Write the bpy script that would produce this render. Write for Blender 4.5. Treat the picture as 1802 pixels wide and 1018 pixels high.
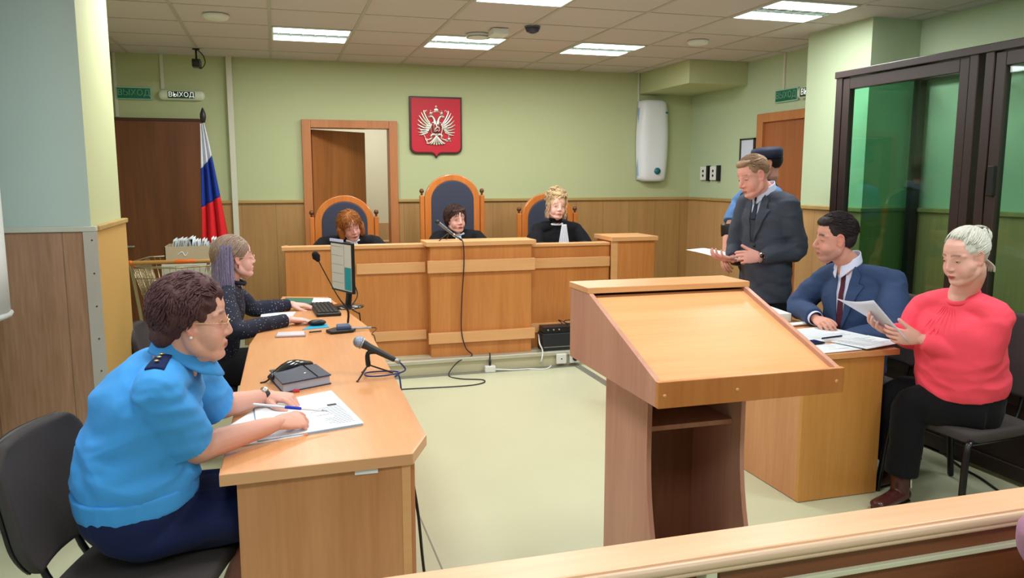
import bpy, math, random
import numpy as np
from mathutils import Vector, Matrix, noise, Quaternion
from mathutils.bvhtree import BVHTree
for _o in list(bpy.data.objects): bpy.data.objects.remove(_o, do_unlink=True)
S = bpy.context.scene
C = S.collection
V = Vector
pi = math.pi
# ------------------------------------------------------------ camera, world, lights
F, H, PITCH, YAW = 1394.0, 1.6, math.radians(8.044), math.radians(16.536)
cd = bpy.data.cameras.new('camera'); cam = bpy.data.objects.new('camera', cd); C.objects.link(cam)
cam.location = (0, 0, H); cam.rotation_euler = (pi/2-PITCH, 0, -YAW)
cd.sensor_fit = 'HORIZONTAL'; cd.sensor_width = 36.0; cd.lens = F/1802*36.0
cd.clip_start = 0.05
S.camera = cam
S.view_settings.view_transform = 'Standard'; S.view_settings.look = 'None'
S.view_settings.gamma = 1.0; S.view_settings.use_curve_mapping = False
S.view_settings.exposure = 0.0
w = bpy.data.worlds.new('world'); S.world = w; w.use_nodes = True
w.node_tree.nodes['Background'].inputs[0].default_value = (0.62, 0.80, 1.0, 1)
w.node_tree.nodes['Background'].inputs[1].default_value = 3.2
LAMP_W = 20.5          # watts of light of one ceiling fixture
DAY_W = 30.0

def at(px, py, x=None, y=None, z=None):
    """the point of the room seen at a pixel, on a plane x=, y= or z="""
    m = cam.rotation_euler.to_matrix()
    d = m @ V(((px-901)/F, -(py-509)/F, -1))
    t = (z-H)/d.z if z is not None else (y/d.y if y is not None else x/d.x)
    return V((0, 0, H)) + d*t

# ------------------------------------------------------------ small kit
def lin(c):
    return tuple((v/255/12.92) if v/255 <= .04045 else ((v/255+.055)/1.055)**2.4 for v in c)
MATS = {}
def mat(name, col=(200,200,200), rough=.5, metal=0, emit=None, es=0, spec=.5, bump=None, var=None, coat=0, sss=0, attr=False, fabric=0, alpha=None, trans=0, ior=1.45, sheen=0):
    if name in MATS: return MATS[name]
    m = bpy.data.materials.new(name); m.use_nodes = True; nt = m.node_tree; N = nt.nodes; L = nt.links
    b = N['Principled BSDF']; c = lin(col)+(1,)
    b.inputs['Base Color'].default_value = c; b.inputs['Roughness'].default_value = rough
    b.inputs['Metallic'].default_value = metal; b.inputs['Specular IOR Level'].default_value = spec
    b.inputs['Coat Weight'].default_value = coat; b.inputs['Subsurface Weight'].default_value = sss
    b.inputs['Transmission Weight'].default_value = trans; b.inputs['IOR'].default_value = ior
    b.inputs['Sheen Weight'].default_value = sheen
    if sss: b.inputs['Subsurface Radius'].default_value = (.012, .005, .003); b.inputs['Subsurface Scale'].default_value = 1
    if emit: b.inputs['Emission Color'].default_value = lin(emit)+(1,); b.inputs['Emission Strength'].default_value = es
    tc = N.new('ShaderNodeTexCoord')
    if attr:
        a = N.new('ShaderNodeAttribute'); a.attribute_name = 'tint'
        L.new(a.outputs['Color'], b.inputs['Base Color'])
    if var:   # var=(scale, amount) mottling
        n = N.new('ShaderNodeTexNoise'); n.inputs['Scale'].default_value = var[0]; n.inputs['Detail'].default_value = 3
        r = N.new('ShaderNodeMapRange'); r.inputs['To Min'].default_value = 1-var[1]; r.inputs['To Max'].default_value = 1+var[1]
        h = N.new('ShaderNodeHueSaturation'); L.new(tc.outputs['Object'], n.inputs['Vector']); L.new(n.outputs['Fac'], r.inputs['Value'])
        L.new(r.outputs['Result'], h.inputs['Value'])
        if attr: L.new(a.outputs['Color'], h.inputs['Color'])
        else: h.inputs['Color'].default_value = c
        L.new(h.outputs['Color'], b.inputs['Base Color'])
    if bump:  # bump=(scale, strength, distance)
        n2 = N.new('ShaderNodeTexNoise'); n2.inputs['Scale'].default_value = bump[0]; n2.inputs['Detail'].default_value = 4
        bb = N.new('ShaderNodeBump'); bb.inputs['Strength'].default_value = bump[1]; bb.inputs['Distance'].default_value = bump[2]
        L.new(tc.outputs['Object'], n2.inputs['Vector']); L.new(n2.outputs['Fac'], bb.inputs['Height']); L.new(bb.outputs['Normal'], b.inputs['Normal'])
    MATS[name] = m; return m
def wood(name, c1, c2, axis='z', rough=.38, scale=7, fine=.35, coat=.0, groove=None, stretch=14):
    """laminate / veneer with grain along one axis"""
    if name in MATS: return MATS[name]
    m = bpy.data.materials.new(name); m.use_nodes = True; nt = m.node_tree; N = nt.nodes; L = nt.links
    b = N['Principled BSDF']; b.inputs['Roughness'].default_value = rough; b.inputs['Coat Weight'].default_value = coat
    tc = N.new('ShaderNodeTexCoord'); mp = N.new('ShaderNodeMapping'); L.new(tc.outputs['Object'], mp.inputs['Vector'])
    s = [scale]*3; s['xyz'.index(axis)] = scale/stretch; mp.inputs['Scale'].default_value = s
    n = N.new('ShaderNodeTexNoise'); n.inputs['Scale'].default_value = 1.0; n.inputs['Detail'].default_value = 3; n.inputs['Distortion'].default_value = .6
    n2 = N.new('ShaderNodeTexNoise'); n2.inputs['Scale'].default_value = 9.0; n2.inputs['Detail'].default_value = 5
    L.new(mp.outputs[0], n.inputs['Vector']); L.new(mp.outputs[0], n2.inputs['Vector'])
    mx = N.new('ShaderNodeMix'); mx.data_type = 'FLOAT'; mx.inputs[0].default_value = fine
    L.new(n.outputs['Fac'], mx.inputs[2]); L.new(n2.outputs['Fac'], mx.inputs[3])
    cr = N.new('ShaderNodeValToRGB'); cr.color_ramp.elements[0].position = .33; cr.color_ramp.elements[1].position = .67
    cr.color_ramp.elements[0].color = lin(c1)+(1,); cr.color_ramp.elements[1].color = lin(c2)+(1,)
    L.new(mx.outputs[0], cr.inputs['Fac']); out = cr.outputs['Color']
    if groove:   # (axis of repeat, width of a board, line darkness)
        sp = N.new('ShaderNodeSeparateXYZ'); L.new(tc.outputs['Object'], sp.inputs[0])
        mm = N.new('ShaderNodeMath'); mm.operation = 'PINGPONG'; mm.inputs[1].default_value = groove[1]/2
        L.new(sp.outputs['xyz'.index(groove[0])], mm.inputs[0])
        lt = N.new('ShaderNodeMath'); lt.operation = 'LESS_THAN'; lt.inputs[1].default_value = .0022; L.new(mm.outputs[0], lt.inputs[0])
        k = N.new('ShaderNodeMix'); k.data_type = 'RGBA'; k.blend_type = 'MULTIPLY'
        L.new(lt.outputs[0], k.inputs[0]); L.new(out, k.inputs[6]); k.inputs[7].default_value = (groove[2],)*3+(1,)
        out = k.outputs[2]
    L.new(out, b.inputs['Base Color']); MATS[name] = m; return m

class MB:
    def __init__(s): s.v = []; s.f = []; s.m = []
    def add(s, vs, fs, mi=0):
        o = len(s.v); s.v += [tuple(v) for v in vs]; s.f += [tuple(i+o for i in f) for f in fs]; s.m += [mi]*len(fs); return s
    def box(s, a, b, mi=0, M=None):
        vs = [V((x, y, z)) for x in (a[0], b[0]) for y in (a[1], b[1]) for z in (a[2], b[2])]
        if M: vs = [M @ v for v in vs]
        return s.add(vs, [(0,1,3,2),(4,6,7,5),(0,4,5,1),(2,3,7,6),(0,2,6,4),(1,5,7,3)], mi)
    def prism(s, poly, z0, z1, mi=0, M=None):
        n = len(poly); vs = [V((p[0], p[1], z0)) for p in poly]+[V((p[0], p[1], z1)) for p in poly]
        if M: vs = [M @ v for v in vs]
        return s.add(vs, [tuple(range(n))[::-1], tuple(range(n, 2*n))]+[(i, (i+1) % n, n+(i+1) % n, n+i) for i in range(n)], mi)
    def sph(s, c, r, R=None, seg=20, rings=12, mi=0):
        if not hasattr(r, '__len__'): r = (r, r, r)
        vs = []; fs = []
        for i in range(rings+1):
            t = pi*i/rings
            for j in range(seg):
                p = 2*pi*j/seg; q = V((r[0]*math.sin(t)*math.cos(p), r[1]*math.sin(t)*math.sin(p), r[2]*math.cos(t)))
                if R: q = R @ q
                vs.append(V(c)+q)
        for i in range(rings):
            for j in range(seg):
                k = (j+1) % seg; fs.append((i*seg+j, (i+1)*seg+j, (i+1)*seg+k, i*seg+k))
        return s.add(vs, fs, mi)
    def tube(s, pts, r, side=None, seg=12, sub=4, mi=0, cap=True, closed=False, rnd=True):
        """smooth tube through pts; r: radius or (r along side, r across) per point"""
        pts = [V(p) for p in pts]; n = len(pts)
        if not hasattr(r, '__len__') or isinstance(r, tuple): r = [r]*n
        r = [(q, q) if not hasattr(q, '__len__') else q for q in r]
        P = []; R = []
        m = n if closed else n-1
        for i in range(m):
            g = lambda k: (k % n) if closed else min(max(k, 0), n-1)
            p0, p1, p2, p3 = pts[g(i-1)], pts[g(i)], pts[g(i+1)], pts[g(i+2)]
            for j in range(sub):
                t = j/sub
                P.append(.5*((2*p1)+(p2-p0)*t+(2*p0-5*p1+4*p2-p3)*t*t+(3*p1-p0-3*p2+p3)*t**3))
                u = t*t*(3-2*t); R.append((r[i][0]*(1-u)+r[g(i+1)][0]*u, r[i][1]*(1-u)+r[g(i+1)][1]*u))
        if not closed: P.append(pts[-1]); R.append(r[-1])
        T = [(P[(i+1) % len(P)]-P[i-1]) if closed else (P[min(i+1, len(P)-1)]-P[max(i-1, 0)]) for i in range(len(P))]
        T = [t.normalized() if t.length > 1e-9 else V((0, 0, 1)) for t in T]
        if cap and rnd and not closed:   # rounded ends
            ra = R[0]; rb = R[-1]; a = []; b = []
            for th in (75, 50, 25):
                k = math.cos(math.radians(th)); h = math.sin(math.radians(th))
                a.append((P[0]-T[0]*min(ra)*h, (ra[0]*k, ra[1]*k), T[0])); b.append((P[-1]+T[-1]*min(rb)*h, (rb[0]*k, rb[1]*k), T[-1]))
            b = b[::-1]
            P = [q[0] for q in a]+P+[q[0] for q in b]; R = [q[1] for q in a]+R+[q[1] for q in b]; T = [q[2] for q in a]+T+[q[2] for q in b]
        sv = V(side) if side is not None else (V((0, 0, 1)) if abs(T[0].z) < .9 else V((1, 0, 0)))
        vs = []; o = 0; K = len(P)
        for i in range(K):
            a = sv-T[i]*sv.dot(T[i])
            if a.length < 1e-6: a = T[i].orthogonal()
            a.normalize()
            if side is None: sv = a
            b = T[i].cross(a)
            for j in range(seg):
                p = 2*pi*j/seg; vs.append(P[i]+a*R[i][0]*math.cos(p)+b*R[i][1]*math.sin(p))
        fs = []
        for i in range(K if closed else K-1):
            i2 = (i+1) % K
            for j in range(seg):
                k = (j+1) % seg; fs.append((i*seg+j, i*seg+k, i2*seg+k, i2*seg+j))
        if cap and not closed: fs += [tuple(range(seg))[::-1], tuple(range((K-1)*seg, K*seg))]
        return s.add(vs, fs, mi)
    def cyl(s, a, b, r, r2=None, seg=16, mi=0):
        return s.tube([a, b], [r, r if r2 is None else r2], seg=seg, sub=1, mi=mi, rnd=False)
    def lathe(s, prof, c=(0,0,0), seg=24, mi=0, R=None):
        vs = []
        for (r, z) in prof:
            for j in range(seg):
                q = V((r*math.cos(2*pi*j/seg), r*math.sin(2*pi*j/seg), z))
                if R: q = R @ q
                vs.append(V(c)+q)
        fs = [(i*seg+j, i*seg+(j+1) % seg, (i+1)*seg+(j+1) % seg, (i+1)*seg+j) for i in range(len(prof)-1) for j in range(seg)]
        fs += [tuple(range(seg))[::-1], tuple(range((len(prof)-1)*seg, len(prof)*seg))]
        return s.add(vs, fs, mi)
    def grid(s, fn, nu, nv, mi=0, thick=None):
        """sheet fn(u,v) with optional thickness vector"""
        vs = [V(fn(i/nu, j/nv)) for i in range(nu+1) for j in range(nv+1)]; W = nv+1
        fs = [(i*W+j, (i+1)*W+j, (i+1)*W+j+1, i*W+j+1) for i in range(nu) for j in range(nv)]
        if thick is not None:
            t = V(thick); n = len(vs); vs = vs+[v+t for v in vs]; fs += [tuple(k+n for k in f[::-1]) for f in fs[:]]
            ed = [(i*W, (i+1)*W) for i in range(nu)]+[((i+1)*W+nv, i*W+nv) for i in range(nu)]+[(j+1, j) for j in range(nv)]+[(nu*W+j, nu*W+j+1) for j in range(nv)]
            fs += [(a, a+n, b+n, b) for a, b in ed]
        return s.add(vs, fs, mi)
    def xf(s, M):
        s.v = [tuple(M @ V(v)) for v in s.v]; return s
    def join(s, o, mi=None):
        k = len(s.v); s.v += o.v; s.f += [tuple(i+k for i in f) for f in o.f]; s.m += (o.m if mi is None else [mi]*len(o.m)); return s
    def mesh(s, name='mesh'):
        me = bpy.data.meshes.new(name); me.from_pydata(s.v, [], s.f); me.polygons.foreach_set('material_index', s.m); me.update(); return me

def T(o, label=None, cat=None, group=None, kind=None):
    if label: o['label'] = label
    if cat: o['category'] = cat
    if group: o['group'] = group
    if kind: o['kind'] = kind
    return o
def empty(name, loc, label=None, cat=None, group=None, rz=0, kind=None):
    o = bpy.data.objects.new(name, None); C.objects.link(o); o.location = loc; o.rotation_euler = (0, 0, rz); o.empty_display_size = .1
    return T(o, label, cat, group, kind)
def obj(name, g, mats, parent=None, smooth=False, bevel=0, solid=0, local=False, sub=0):
    """link ONE mesh object; geometry is in world coordinates unless local"""
    me = g.mesh(name) if isinstance(g, MB) else g
    me.name = name
    for m in (mats if isinstance(mats, (list, tuple)) else [mats]): me.materials.append(m)
    if smooth: me.polygons.foreach_set('use_smooth', [True]*len(me.polygons))
    o = bpy.data.objects.new(name, me); C.objects.link(o)
    if parent:
        o.parent = parent
        if not local:
            M = Matrix.Identity(4); q = parent
            while q is not None:
                M = (Matrix.Translation(q.location) @ q.rotation_euler.to_matrix().to_4x4()) @ M; q = q.parent
            me.transform(M.inverted())
    else:   # origin at the base of the thing
        vs = np.empty(len(me.vertices)*3); me.vertices.foreach_get('co', vs); vs = vs.reshape(-1, 3)
        if not local:
            c = (vs.min(0)+vs.max(0))/2; c[2] = vs[:, 2].min(); me.transform(Matrix.Translation(-V(c))); o.location = V(c)
    if solid:
        q = o.modifiers.new('solid', 'SOLIDIFY'); q.thickness = solid; q.offset = 0
    if bevel:
        q = o.modifiers.new('bevel', 'BEVEL'); q.width = bevel; q.segments = 2; q.limit_method = 'ANGLE'; q.angle_limit = .6
    if sub:
        q = o.modifiers.new('sub', 'SUBSURF'); q.levels = sub; q.render_levels = sub
    return o
def copy_tree(o, parent=None):
    c = o.copy(); C.objects.link(c)
    if parent: c.parent = parent
    for ch in [q for q in bpy.data.objects if q.parent == o]: copy_tree(ch, c)
    return c
def remesh(mb, voxel, smooth=3, fac=.5):
    me = mb.mesh('tmp'); o = bpy.data.objects.new('tmp', me); C.objects.link(o)
    r = o.modifiers.new('r', 'REMESH'); r.mode = 'VOXEL'; r.voxel_size = voxel
    if smooth: q = o.modifiers.new('s', 'SMOOTH'); q.factor = fac; q.iterations = smooth
    dg = bpy.context.evaluated_depsgraph_get(); dg.update()
    out = bpy.data.meshes.new_from_object(o.evaluated_get(dg), depsgraph=dg)
    bpy.data.objects.remove(o, do_unlink=True); bpy.data.meshes.remove(me); out.materials.clear(); return out
def text_mb(txt, size, M, mi=0, depth=.002):
    cu = bpy.data.curves.new('t', 'FONT'); cu.body = txt; cu.size = size; cu.align_x = 'CENTER'; cu.align_y = 'CENTER'; cu.extrude = depth/2; cu.resolution_u = 3
    o = bpy.data.objects.new('t', cu); C.objects.link(o)
    dg = bpy.context.evaluated_depsgraph_get(); dg.update()
    me = bpy.data.meshes.new_from_object(o.evaluated_get(dg), depsgraph=dg); bpy.data.objects.remove(o, do_unlink=True)
    mb = MB(); mb.add([M @ v.co for v in me.vertices], [tuple(p.vertices) for p in me.polygons], mi); return mb
def frame(o, x, y, z):
    M = Matrix((V(x).normalized(), V(y).normalized(), V(z).normalized())).transposed().to_4x4(); M.translation = V(o); return M

# ------------------------------------------------------------ materials
wall_g = mat('green wall paint', (182,190,146), .75, var=(1.3,.05), bump=(60,.08,.002))
wall_r = mat('pale green wall paint', (182,198,164), .7, var=(1.1,.05), bump=(60,.08,.002))
wall_b = mat('pale blue green wall tone', (176,192,184), .7, var=(2,.04), bump=(60,.08,.002))
wains_x = wood('tan wall panelling', (158,118,68), (178,138,84), 'z', .5, 5, groove=('x',.305,.6))
wains_y = wood('tan wall panelling side', (176,136,88), (194,152,102), 'z', .5, 5, groove=('y',.305,.6))
wains_l = wood('brown grained panelling', (140,100,70), (172,132,104), 'z', .45, 9, fine=.5, groove=('x',.305,.55))
rail_m = wood('panel rail wood', (158,130,74), (180,150,92), 'x', .5)
bench_m = wood('orange beech laminate', (186,116,58), (206,138,76), 'z', .35)
trim_m = wood('light beech edge', (214,158,104), (226,174,122), 'x', .35)
top_m = wood('beech worktop', (206,142,92), (221,161,110), 'y', .3)
side_m = wood('beech side laminate', (188,128,82), (208,150,104), 'z', .35)
lect_m = wood('pinkish beech laminate', (180,128,108), (200,150,128), 'z', .35)
lecttop_m = wood('beech lectern top', (212,154,102), (226,172,120), 'x', .3)
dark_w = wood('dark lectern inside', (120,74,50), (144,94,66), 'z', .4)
railcap_m = wood('pale beech cap', (218,168,128), (232,186,148), 'x', .35)
bar_m = wood('brown barrier panel', (98,54,28), (126,74,42), 'x', .4)
door_m = wood('dark brown door veneer', (92,50,24), (122,68,34), 'z', .35, 5)
door2_m = wood('brown door veneer', (136,84,40), (168,106,54), 'z', .35, 5)
door3_m = wood('red brown door veneer', (140,78,42), (162,94,54), 'z', .35, 5)
frame_m = wood('door frame veneer', (170,106,60), (190,124,74), 'z', .35)
chairw_m = wood('varnished chair wood', (176,98,40), (204,122,56), 'z', .25, 9, coat=.3)
floor_m = mat('pale linoleum floor', (194,197,166), .28, var=(1.6,.06))
white_m = mat('white plastic', (225,228,226), .4)
metal_g = mat('grey aluminium', (170,172,175), .35, metal=.8)
chrome = mat('bright metal', (215,215,215), .2, metal=1)
silver = mat('silver relief', (226,222,210), .28, metal=.85)
black_p = mat('black plastic', (18,18,20), .4)
black_s = mat('black steel paint', (14,15,20), .3)
paper_m = mat('white paper', (232,240,246), .7)
paperg_m = mat('grey print', (150,160,170), .7)
grey_fab = mat('dark grey fabric', (62,56,56), .95, bump=(500,.5,.002), var=(300,.15))
blue_pad = mat('dark blue grey upholstery', (52,56,74), .8, bump=(300,.2,.001))
# ------------------------------------------------------------ the room
CZ = 2.69; BY = 7.9; RX = 4.39; RZ = 1.37
def struct(name, g, m, parent=None, **k):
    o = obj(name, g, m, parent, local=(parent is None), **k)
    if parent is None: o['kind'] = 'structure'
    return o
struct('floor', MB().box((-1.5, -2.2, -.1), (4.6, 8.0, 0)), floor_m)
tiles_m = mat('ceiling tile', (204,196,198), .9, var=(1.5,.03), bump=(180,.25,.002))
ceil_o = struct('ceiling', MB().box((-1.5, -2.2, CZ), (4.6, 8.0, CZ+.1)), tiles_m)
g = MB()
xs = [.01+.605*k for k in range(-2, 8)]; ys = [6.21+.605*k for k in range(-13, 4)]
for x in xs:
    if x < RX: g.box((x-.012, -2.1, CZ-.004), (x+.012, BY, CZ+.001))
for y in ys:
    if y < BY: g.box((-1.4, y-.006, CZ-.0035), (RX, y+.006, CZ+.001))
struct('ceiling_grid', g, mat('ceiling grid bar', (182,178,172), .6), ceil_o)

g = MB()
g.box((-1.45, BY, 0), (.30, BY+.12, CZ)); g.box((1.13, BY, 0), (4.5, BY+.12, CZ)); g.box((.30, BY, 2.10), (1.13, BY+.12, CZ))
wb = struct('wall_back', g, wall_g)
g = MB().box((-.57, BY-.02, 0), (.262, BY, RZ-.01)); g.box((1.164, BY-.02, 0), (RX, BY, RZ-.01))
struct('panelling', g, wains_x, wb)
g = MB().box((-.57, BY-.04, RZ-.015), (.262, BY, RZ+.015)); g.box((1.164, BY-.04, RZ-.015), (RX, BY, RZ+.015))
struct('panel_rail', g, rail_m, wb, bevel=.005)
# right wall
g = MB().box((RX, -2.2, 0), (RX+.12, 8.0, CZ)); wr = struct('wall_right', g, wall_r)
g = MB().box((RX-.02, 6.60, 0), (RX, BY-.02, RZ-.01)); g.box((RX-.02, -2, 0), (RX, 4.70, RZ-.01)); g.box((RX-.02, 5.38, 0), (RX, 5.72, RZ-.01))
struct('panelling', g, wains_y, wr)
g = MB().box((RX-.04, 6.60, RZ-.015), (RX, BY-.04, RZ+.015)); g.box((RX-.04, -2, RZ-.015), (RX, 4.70, RZ+.015))
struct('panel_rail', g, rail_m, wr, bevel=.005)
# right column
CX0, CY0, CY1 = 3.98, 4.70, 5.39
wc = struct('wall_column', MB().box((CX0, CY0, 0), (RX, CY1, CZ)), wall_r)
struct('panelling', MB().box((CX0-.02, CY0-.02, 0), (RX, CY1+.005, RZ-.01)), wains_y, wc)
struct('panel_rail', MB().box((CX0-.04, CY0-.04, RZ-.015), (RX, CY1+.02, RZ+.015)), rail_m, wc, bevel=.005)
# left pier (window side), wall with window, and wall behind it
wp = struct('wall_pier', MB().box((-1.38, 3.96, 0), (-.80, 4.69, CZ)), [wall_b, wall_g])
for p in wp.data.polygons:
    if p.normal.x > .5 or p.normal.y > .5: p.material_index = 1  # pier front keeps the bluer tone, inner side and back get the green
g = MB().box((-1.4, 3.94, 0), (-.795, 3.96, RZ-.01)); struct('panelling', g, wains_l, wp)
struct('side_panelling', MB().box((-.80, 3.96, 0), (-.778, 4.695, RZ)), mat('ochre side board', (196,158,90), .5), wp)
struct('panel_rail', MB().box((-1.4, 3.93, RZ-.012), (-.775, 3.97, RZ+.012)), mat('pale rail', (186,186,172), .5), wp, bevel=.004)
struct('side_panel_rail', MB().box((-.80, 3.975, RZ-.012), (-.768, 4.71, RZ+.012)), rail_m, wp, bevel=.004)
g = MB().box((-.83, 3.932, 0), (-.772, 3.9395, RZ-.012)); cs = struct('corner_strip', g, mat('pale metal strip', (186,178,168), .45, metal=.3), wp)
g = MB()
for k in range(9): g.sph((-.795, 3.931, .12+.15*k), .004, seg=8, rings=4)
struct('screws', g, mat('dark screw', (70,66,60), .4, metal=.8), cs)
struct('wall_rear_left', MB().box((-1.5, 4.69, 0), (-1.38, 8.0, CZ)), wall_g)
WY0, WY1, WZ0, WZ1 = .9, 3.3, .95, 2.35
g = MB().box((-1.37, -2.2, 0), (-1.25, WY0, CZ)); g.box((-1.37, WY1, 0), (-1.25, 3.96, CZ)); g.box((-1.37, WY0, 0), (-1.25, WY1, WZ0)); g.box((-1.37, WY0, WZ1), (-1.25, WY1, CZ))
wl = struct('wall_left', g, wall_b)
wn = struct('window_1', MB().box((-1.34, WY0, WZ0), (-1.335, WY1, WZ1)), mat('window glass', (235,245,245), .02, trans=1, ior=1.05))
g = MB()
for y in (WY0, 2.07, WY1-.06): g.box((-1.35, y, WZ0), (-1.29, y+.06, WZ1))
for z in (WZ0, WZ1-.06): g.box((-1.35, WY0, z), (-1.29, WY1, z+.06))
struct('window_frame', g, white_m, wn)
struct('wall_front', MB().box((-1.5, -2.2, 0), (4.6, -2.1, CZ)), wall_b)
# duct box in the far right corner
struct('trim_1', MB().box((3.76, 6.84, 2.475), (RX, BY, CZ)), wall_g, bevel=.004)
# doors
def door(name, x0, x1, z1, m):
    d = empty(name, ((x0+x1)/2, BY, 0), kind='structure'); return d
d1 = empty('door_1', (-1.0, BY-.01, 0), kind='structure')
struct('door_leaf', MB().box((-1.385, BY-.05, .01), (-.60, BY-.004, 2.10)), door_m, d1, bevel=.003)
struct('door_frame', MB().box((-1.385, BY-.055, 2.10), (-.60, BY-.001, 2.125)), mat('dark door head', (70,40,24), .5), d1)
g = MB().cyl((-1.33, BY-.06, .98), (-1.33, BY-.10, .98), .02); g.tube([(-1.33, BY-.10, .98), (-1.24, BY-.10, .98)], .009)
struct('door_handle', g, metal_g, d1, smooth=True)
d2 = empty('door_2', (.71, BY, 0), kind='structure')
g = MB().box((.262, BY-.05, 0), (.345, BY+.13, 2.14)); g.box((1.085, BY-.05, 0), (1.164, BY+.13, 2.14)); g.box((.345, BY-.05, 2.065), (1.085, BY+.13, 2.14))
struct('door_frame', g, frame_m, d2, bevel=.004)
Md = Matrix.Translation((.36, BY+.09, 0)) @ Matrix.Rotation(math.radians(38), 4, 'Z')
struct('door_leaf', MB().box((0, 0, .14), (.70, .04, 2.055), M=Md), door2_m, d2)
g = MB().cyl(Md @ V((.66, -.01, 1.15)), Md @ V((.66, -.05, 1.15)), .016); g.tube([Md @ V((.66, -.05, 1.15)), Md @ V((.56, -.05, 1.15))], .008)
struct('door_handle', g, metal_g, d2, smooth=True)
d3 = empty('door_3', (RX, 6.1, 0), kind='structure')
g = MB().box((RX-.05, 6.49, 0), (RX+.01, 6.585, 2.18)); g.box((RX-.05, 5.62, 0), (RX+.01, 5.70, 2.18)); g.box((RX-.05, 5.70, 2.10), (RX+.01, 6.49, 2.18))
struct('door_frame', g, frame_m, d3, bevel=.004)
struct('door_leaf', MB().box((RX-.02, 5.70, .01), (RX+.01, 6.49, 2.10)), door3_m, d3)
# the room beyond the open door
cream = mat('cream wall', (226,218,192), .8)
wbb = struct('wall_beyond', MB().box((-.6, 10.2, 0), (2.6, 10.3, CZ)).box((2.5, 8.02, 0), (2.6, 10.2, CZ)).box((-.7, 8.02, 0), (-.6, 10.3, CZ)), cream)
struct('floor_beyond', MB().box((-.7, 8.0, 0), (2.6, 10.3, .13)), floor_m)
struct('ceiling_beyond', MB().box((-.7, 8.0, CZ), (2.6, 10.3, CZ+.1)), tiles_m)
struct('panelling', MB().box((-.6, 10.17, .13), (2.5, 10.2, 1.02)), wood('light panelling beyond', (196,150,104), (210,166,120), 'z', .5), wbb)
t = empty('side_table', (1.45, 9.3, .13), 'light wooden table behind the open door with a dark laptop on it', 'table')
obj('tabletop', MB().box((.95, 8.9, .80), (1.95, 9.7, .84)), trim_m, t, bevel=.004)
for x in (.98, 1.88):
    for y in (8.93, 9.63): obj('leg', MB().box((x, y, .13), (x+.04, y+.04, .80)), trim_m, t)
t = empty('laptop', (1.34, 9.2, .84), 'dark open laptop on the table behind the open door', 'laptop')
obj('keyboard_deck', MB().box((1.18, 9.02, .84), (1.5, 9.28, .855)), black_p, t, bevel=.003)
Ml = Matrix.Translation((1.46, 9.03, .855)) @ Matrix.Rotation(math.radians(12), 4, 'Y')
obj('screen', MB().box((0, 0, 0), (.012, .34, .25), M=Ml), black_p, t, bevel=.003)

# ceiling fixtures
tube_m = mat('lit lamp tube', (240,255,250), .5, emit=(232,255,246), es=5.0)
refl_m = mat('lamp reflector', (205,215,212), .3, metal=.6, emit=(220,245,240), es=.25)
louv_m = mat('lamp louvre', (150,165,160), .35, metal=.5)
def ceiling_light(ix, iy, label, first=[None]):
    x0 = .01+.605*ix; y0 = 6.21+.605*iy
    if first[0] is None:
        t = empty('ceiling_light', (0, 0, CZ), 'x', 'ceiling light', 'recessed ceiling lights')
        W = .581
        obj('housing', MB().box((.012, .012, -.008), (.593, .03, 0)).box((.012, .575, -.008), (.593, .593, 0)).box((.012, .012, -.008), (.026, .593, 0)).box((.579, .012, -.008), (.593, .593, 0)), mat('lamp housing', (215,225,222), .4), t, local=True)
        obj('reflector', MB().box((.026, .235, -.006), (.579, .37, -.001)), louv_m, t, local=True)
        for a, b in ((.03, .235), (.37, .575)):
            obj('tube_panel', MB().box((.026, a, -.009), (.579, b, -.003)), tube_m, t, local=True)
        g = MB()
        for k in range(6): g.box((.06+.09*k, .236, -.012), (.066+.09*k, .369, -.006))
        g.box((.026, .30, -.012), (.579, .305, -.006))
        obj('louvre', g, refl_m, t, local=True)
        ld = bpy.data.lights.new('lamp_light', 'AREA'); ld.shape = 'SQUARE'; ld.size = .54; ld.energy = LAMP_W; ld.color = (1.0, .985, .985)
        lo = bpy.data.objects.new('lamp_light', ld); C.objects.link(lo); lo.parent = t; lo.location = (.3025, .3025, -.016)
        first[0] = t
    else:
        t = copy_tree(first[0])
    t.location = (x0, y0, CZ); t['label'] = label; return t
ceiling_light(0, 0, 'lit square ceiling light nearest the flag, above the left end of the judges bench')
ceiling_light(2, 0, 'lit square ceiling light nearest the coat of arms, beside the round ceiling speaker')
ceiling_light(4, 0, 'lit square ceiling light nearest the white wall device and the duct box')
ceiling_light(2, -3, 'lit ceiling light cut by the top edge of the photo, mid room')
ceiling_light(5, -3, 'lit ceiling light nearest the glass dock and green column')
ceiling_light(-1, -3, 'lit ceiling light over the clerk, nearest the window wall in the second row')
for ix, wh in ((-1, 'window side'), (2, 'middle'), (5, 'dock side')):
    ceiling_light(ix, -7, 'lit ceiling light on the %s in the row above the camera' % wh)
    ceiling_light(ix, -11, 'lit ceiling light on the %s at the public end of the room' % wh)

t = copy_tree(bpy.data.objects['ceiling_light']); t.location = (.8, 8.9, CZ); t['label'] = 'added unseen ceiling light brightening the room behind the open door'  # extra lamp, out of view, added to brighten the room beyond

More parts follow.
